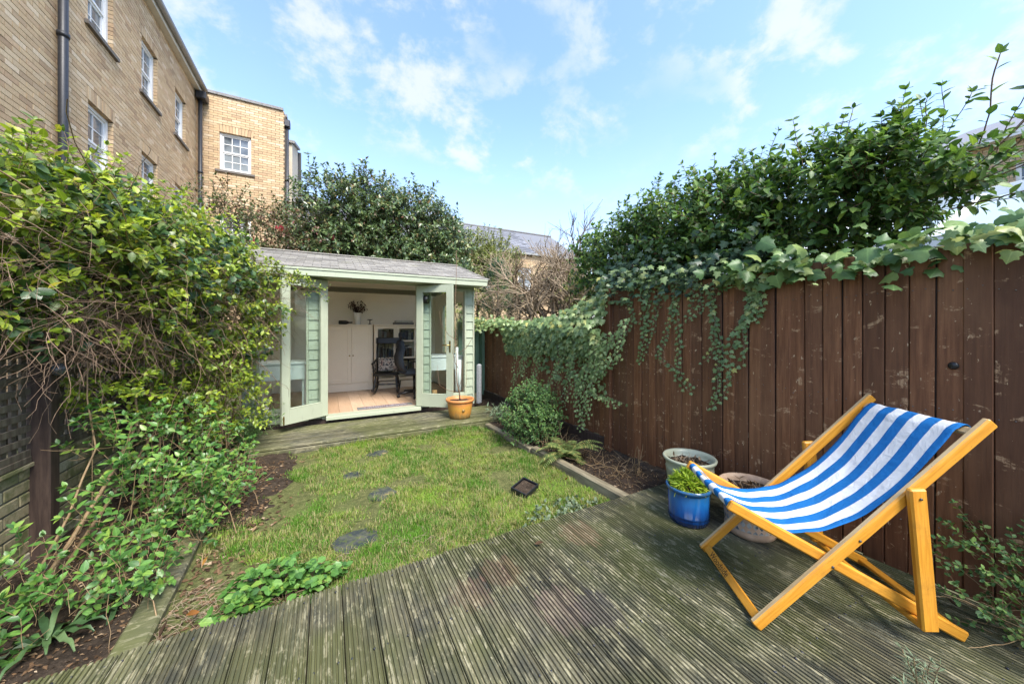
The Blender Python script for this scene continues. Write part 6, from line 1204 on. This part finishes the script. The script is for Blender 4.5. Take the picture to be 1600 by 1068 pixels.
for i, (px, py, lb) in enumerate(((520, 372, 'red camellia bloom low on the left of the camellia tree'), (437, 357, 'pink bloom on the photinia above the roof'), (397, 375, 'small red bloom beside the climber top'))):
    p = at(px, py, Y=9.2 if i == 0 else 8.9); M['bloom'] = M.get('bloom') or m_leaf('red_petal', [(0, (.32, .03, .045)), (1, (.5, .10, .12))], .5, .25); o = empty('bloom', p, label=lb, cat='flower', group='red blooms'); F = Field(T_ROUND); rr = random.Random(i)
    for k in range(26): F.add(p + rv(rr, .04), rv(rr), rv(rr), .055, rr.random())
    F.build(o, M['bloom'], mass='petals'); tw = MB(); wander(tw, p, (0, .5, -1), .5, rr, .006); tw.build('stalk', M['bark'], o)
def conifer(base, h, rx, label, seed):
    rr = random.Random(seed); o = empty('conifer', base, label=label, cat='conifer'); F = Field(T_NEEDLE); s_ = MB(); B = Vector(base)
    for k in range(int(800 * h / 2)):
        t = rr.random() ** .8; rad = rx * (math.sin(math.pi * min(1, .18 + t * .80))) ** .7; a = rr.uniform(0, 6.28); q = B + Vector((math.cos(a) * rad * rr.uniform(.6, 1), math.sin(a) * rad * rr.uniform(.6, 1), .15 + t * h)); sprig(F, None, q, Vector((math.cos(a) * .6, math.sin(a) * .6, .9)), .14, 7, .07, rr, sp=.25, mid=.4)
    MB().tube([B, B + UP * h], [.05, .01], 6).build('trunk', M['bark'], o); F.build(o, M['conifer'], mass='crown')
conifer((3.72, 7.75, .1), 2.75, .42, 'dark blue-green upright conifer right of the summer house', 61); conifer((4.1, 7.3, .1), 1.9, .36, 'smaller dark conifer beside the tan post', 62); conifer((3.05, 8.1, .1), 1.5, .28, 'low conifer in the gap behind the green gate', 63)
tree('yellow_shrub', (3.2, 9.2, -.1), [((3.15, 9.2, 2.55), (.35, .3, .3), 60), ((3.0, 9.0, 1.6), (.5, .4, .5), 60)], T_SMALL, 'lime', .07, .2, 4, 'yellow-green shrub peeping behind the roof corner', 64, 1.6, .03, cat='shrub')
tw = empty('bare_shrub', (3.9, 5.9, -.1), label='mass of bare tangled brown twigs beyond the ivy', cat='shrub'); s15 = MB(); tips = []
for k in range(46): x, y = 3.75 + r.random() * 1.9, 5.3 + r.random() * 2.2; branch(s15, (x, y, -.1 + r.uniform(1.1, 2.0)), (r.uniform(-.5, .4), r.uniform(-.5, .4), 1), r.uniform(.6, .9), .034, 3, r, tips, .9, .72, (3, 5), .0, 4, .28)
s15.build('twigs', M['stem_pale'], tw)['kind'] = 'stuff'
F = Field(T_SMALL)
for p, d in tips[::9]: F.add(p, d + rv(r, .6), UP + rv(r, .5), .05, r.random())
F.build(tw, M['olive'], mass='leaves')
def bare_tree(base, label, seed, h=1.5):
    rr = random.Random(seed); o = empty('bare_tree', base, label=label, cat='tree'); s_ = MB(); t_ = []; B = Vector(base); tr = MB(); tr.tube([B, B + Vector((.03, 0, h * .6)), B + Vector((0, .05, h))], [.085, .07, .06], 8, cap=False); tr.build('trunk', M['bark'], o)
    for k in range(7): a = k * .9; branch(s_, B + Vector((0, .03, h * rr.uniform(.75, 1))), (math.cos(a) * .7, math.sin(a) * .7, 1), rr.uniform(.55, .85), .030, 3, rr, t_, .7, .68, (2, 4), .06, 5, .18)
    s_.build('crown', M['bark'], o)['kind'] = 'stuff'; return t_, o
bare_tree((5.0, 6.3, -.1), 'leafless dark tree behind the ivy covered fence', 71, 2.7)
tag(MB().bbox((4.2, 6.95, 0), (4.3, 7.05, 2.3), .006).build('tan_post', M['post_tan'], at_loc=(4.25, 7, 0)), 'tan wooden post among the bare twigs', 'post')
tree('privet_tree', (4.6, 5.2, -.2), [((4.5, 5.2, 2.2), (.5, .5, .45), 90), ((4.9, 5.8, 2.0), (.6, .6, .5), 90), ((4.2, 4.6, 2.0), (.45, .4, .4), 70)], T_SMALL, 'olive', .06, .22, 5, 'light green shrub between the bare twigs and the hedge', 65, 1.8, .03, cat='shrub')

# ---------------------------------------------------------------- grass, litter and fallen leaves
r = random.Random(77); rs_ = np.random.RandomState(5); n = 200000
X = rs_.uniform(-.74, 2.16, n); Y = rs_.uniform(2.06, 4.88, n); dn = np.array([mnoise.noise(Vector((a * 2.2, b * 2.2, 4))) + .5 * mnoise.noise(Vector((a * 7, b * 7, 1))) for a, b in zip(X, Y)]); tnz = np.array([mnoise.noise(Vector((a * 1.7, b * 1.7, 14))) + .6 * mnoise.noise(Vector((a * 6, b * 6, 11))) for a, b in zip(X, Y)])
left = np.clip((X + .75 - .42 * np.clip(Y - 2.9, 0, 1)) / .55, 0, 1); keep = (dn + rs_.uniform(-.30, .30, n) > -.20 - .0 * X + .75 * (1 - left) - .10 * np.clip((Y - 3.4), 0, 1))
for (c, a, b, rz, _) in PAV: keep &= ((X - c[0]) / (a * .98)) ** 2 + ((Y - c[1]) / (b * .98)) ** 2 > 1 + rs_.uniform(-.45, .35, n)
keep &= ~((abs(X - 1.6) < .12) & (abs(Y - 2.76) < .11)); keep &= ~((X > 1.75) & (Y < 2.19) & (X < 2.1))
X, Y, dn, tnz = X[keep], Y[keep], dn[keep], tnz[keep]; n = len(X); Z = np.array([LAWN(a, b) for a, b in zip(X, Y)]) - .004
edge = np.clip(1 - (4.86 - Y) / .12, 0, 1) + np.clip(1 - (Y - 2.1) / .10, 0, 1); straw = rs_.random_sample(n) < np.clip(.18 - tnz * .9, .03, .8)
h = rs_.uniform(.016, .042, n) * (1 + 1.1 * np.clip(dn, 0, 1)) * (1 + .9 * edge); a = rs_.uniform(0, 6.283, n); lean = np.where(straw, rs_.uniform(.9, 1.5, n), rs_.uniform(.15, .95, n)); w_ = rs_.uniform(.0012, .0023, n)
dx, dy = np.cos(a), np.sin(a); B = np.stack([X, Y, Z], 1); side = np.stack([-dy, dx, 0 * dx], 1) * w_[:, None]; fwd = np.stack([dx, dy, 0 * dx], 1); upv = np.array([0, 0, 1.0])
mid_ = B + fwd * (h * .45 * np.sin(lean * .6))[:, None] + upv * (h * .55 * np.cos(lean * .6))[:, None]; tip_ = mid_ + fwd * (h * .6 * np.sin(lean * 1.15))[:, None] + upv * (h * .5 * np.cos(lean * 1.15))[:, None]
V = np.stack([B - side, B + side, mid_ - side * .8, mid_ + side * .8, tip_], 1); Fq_ = np.array([[0, 1, 3], [0, 3, 2], [2, 3, 4]]); faces = (Fq_[None] + (np.arange(n) * 5)[:, None, None]).reshape(-1, 3)
tn = np.where(straw, rs_.uniform(.66, .99, n), np.clip(.31 + tnz * .5 + rs_.normal(0, .15, n), 0, .62)); nt_ = 520; tx = rs_.uniform(-.2, 2.12, nt_); ty = rs_.uniform(2.12, 4.86, nt_); tk = np.array([mnoise.noise(Vector((a_ * 2.2, b_ * 2.2, 4))) for a_, b_ in zip(tx, ty)]) + .35 * (rs_.random_sample(nt_) < .3) + .4 * (ty > 4.7) > -.02
tx, ty = tx[tk], ty[tk]; m_ = 34; bx = np.repeat(tx, m_) + rs_.normal(0, .018, len(tx) * m_); by = np.repeat(ty, m_) + rs_.normal(0, .018, len(tx) * m_); q_ = len(bx)
okk = (bx < 2.15) & (by > 2.11) & (by < 4.87) & ~((abs(bx - 1.6) < .12) & (abs(by - 2.76) < .11)); bx, by = bx[okk], by[okk]; q_ = len(bx); bz = np.array([LAWN(a_, b_) for a_, b_ in zip(bx, by)]) - .004; a2 = rs_.uniform(0, 6.283, q_); h2 = rs_.uniform(.035, .085, q_); l2 = rs_.uniform(.2, 1.1, q_); f2 = np.stack([np.cos(a2), np.sin(a2), 0 * a2], 1); s2_ = np.stack([-np.sin(a2), np.cos(a2), 0 * a2], 1) * .0017; B2 = np.stack([bx, by, bz], 1)
m2 = B2 + f2 * (h2 * .4 * np.sin(l2 * .5))[:, None] + upv * (h2 * .55 * np.cos(l2 * .5))[:, None]; t2 = m2 + f2 * (h2 * .6 * np.sin(l2 * 1.3))[:, None] + upv * (h2 * .45 * np.cos(l2 * 1.3))[:, None]
V = np.concatenate([V, np.stack([B2 - s2_, B2 + s2_, m2 - s2_ * .85, m2 + s2_ * .85, t2], 1)]); faces = (Fq_[None] + (np.arange(len(V)) * 5)[:, None, None]).reshape(-1, 3); tn = np.concatenate([tn, np.clip(rs_.normal(.34, .16, q_), 0, .6)])
ob = raw_mesh('grass', V.reshape(-1, 3), faces, M['grass'], np.repeat(tn, 5)); link(ob); tag(ob, 'short patchy grass mixed with straw and moss on the lawn', 'grass', kind='stuff')
Fli = Field(T_SMALL)
for k in range(5200):
    if r.random() < .45: x, y = r.uniform(2.26, 2.9), r.uniform(2.12, 5.6); z = SOILR(x, y)
    else: x, y = r.uniform(-1.58, -.86), r.uniform(2.0, 5.2); z = SOILL(x, y)
    Fli.add((x, y, z + .006), rv(r) * Vector((1, 1, .3)) if False else Vector((r.uniform(-1, 1), r.uniform(-1, 1), r.uniform(-.2, .3))), UP + rv(r, .6), r.uniform(.012, .034), r.random() ** 1.3)
for k in range(900): x, y = -.74 + abs(r.gauss(0, .22)), r.uniform(2.08, 4.6); Fli.add((x, y, max(LAWN(x, y), SOILM(x, y) if y > 3.25 else -1) + .005), Vector((r.uniform(-1, 1), r.uniform(-1, 1), .1)), UP + rv(r, .5), r.uniform(.02, .05), r.random())
lit = Fli.build(None, M['litter'], mass='leaf_litter'); tag(lit, 'brown dead leaf litter over the soil beds', 'leaf litter')
straw_ = MB()
for k in range(420): x, y = r.uniform(-.75, -.25) if r.random() < .6 else r.uniform(-.4, 1.2), r.uniform(2.12, 2.6); p = Vector((x, y, LAWN(x, y) + .012)); a_ = r.uniform(0, 6.28); L = r.uniform(.04, .11); straw_.tube([p, p + Vector((math.cos(a_) * L * .5, math.sin(a_) * L * .5, .014)), p + Vector((math.cos(a_) * L, math.sin(a_) * L, .0))], .0010, 3, cap=False)
tag(straw_.build('dry_straw', M['stem_pale']), 'dry straw strands lying on the lawn edge', 'straw', kind='stuff')
lm2 = tmpl_mesh('fallen_leaf', leaf_tmpl((0, .22, .30, .16, 0), .75, -.55, (0, .22, .5, .75, 1)), M['dead_orange']); lm3 = tmpl_mesh('fallen_leaf', leaf_tmpl((0, .22, .30, .16, 0), .75, -.55, (0, .22, .5, .75, 1)), M['litter'])
for i, (px, py, z, me, sz, lb) in enumerate(((312, 958, -.06, lm2, .06, 'large curled orange dead leaf at the deck edge'), (316, 886, -.05, lm2, .045, 'orange fallen leaf on the timber edging'), (248, 1000, -.04, lm3, .06, 'pale brown leaf at the end of the timber edging'), (835, 852, .003, lm3, .055, 'upright brown leaf at the edge of the deck and lawn'), (938, 686, -.03, lm2, .06, 'orange leaf lying on the right soil bed'), (884, 751, -.085, lm2, .05, 'tan leaf on the lawn beside the timber edging'), (1497, 951, .004, lm3, .05, 'curled pale leaf on the deck behind the deckchair'))):
    o = bpy.data.objects.new('fallen_leaf', me); link(o); p = at(px, py, Z=z); o.location = p + Vector((0, 0, .012)); o.scale = (sz,) * 3; o.rotation_euler = (r.uniform(-.2, .6), r.uniform(-.5, .5), r.uniform(0, 6.28)); tag(o, lb, 'leaf', 'fallen leaves')
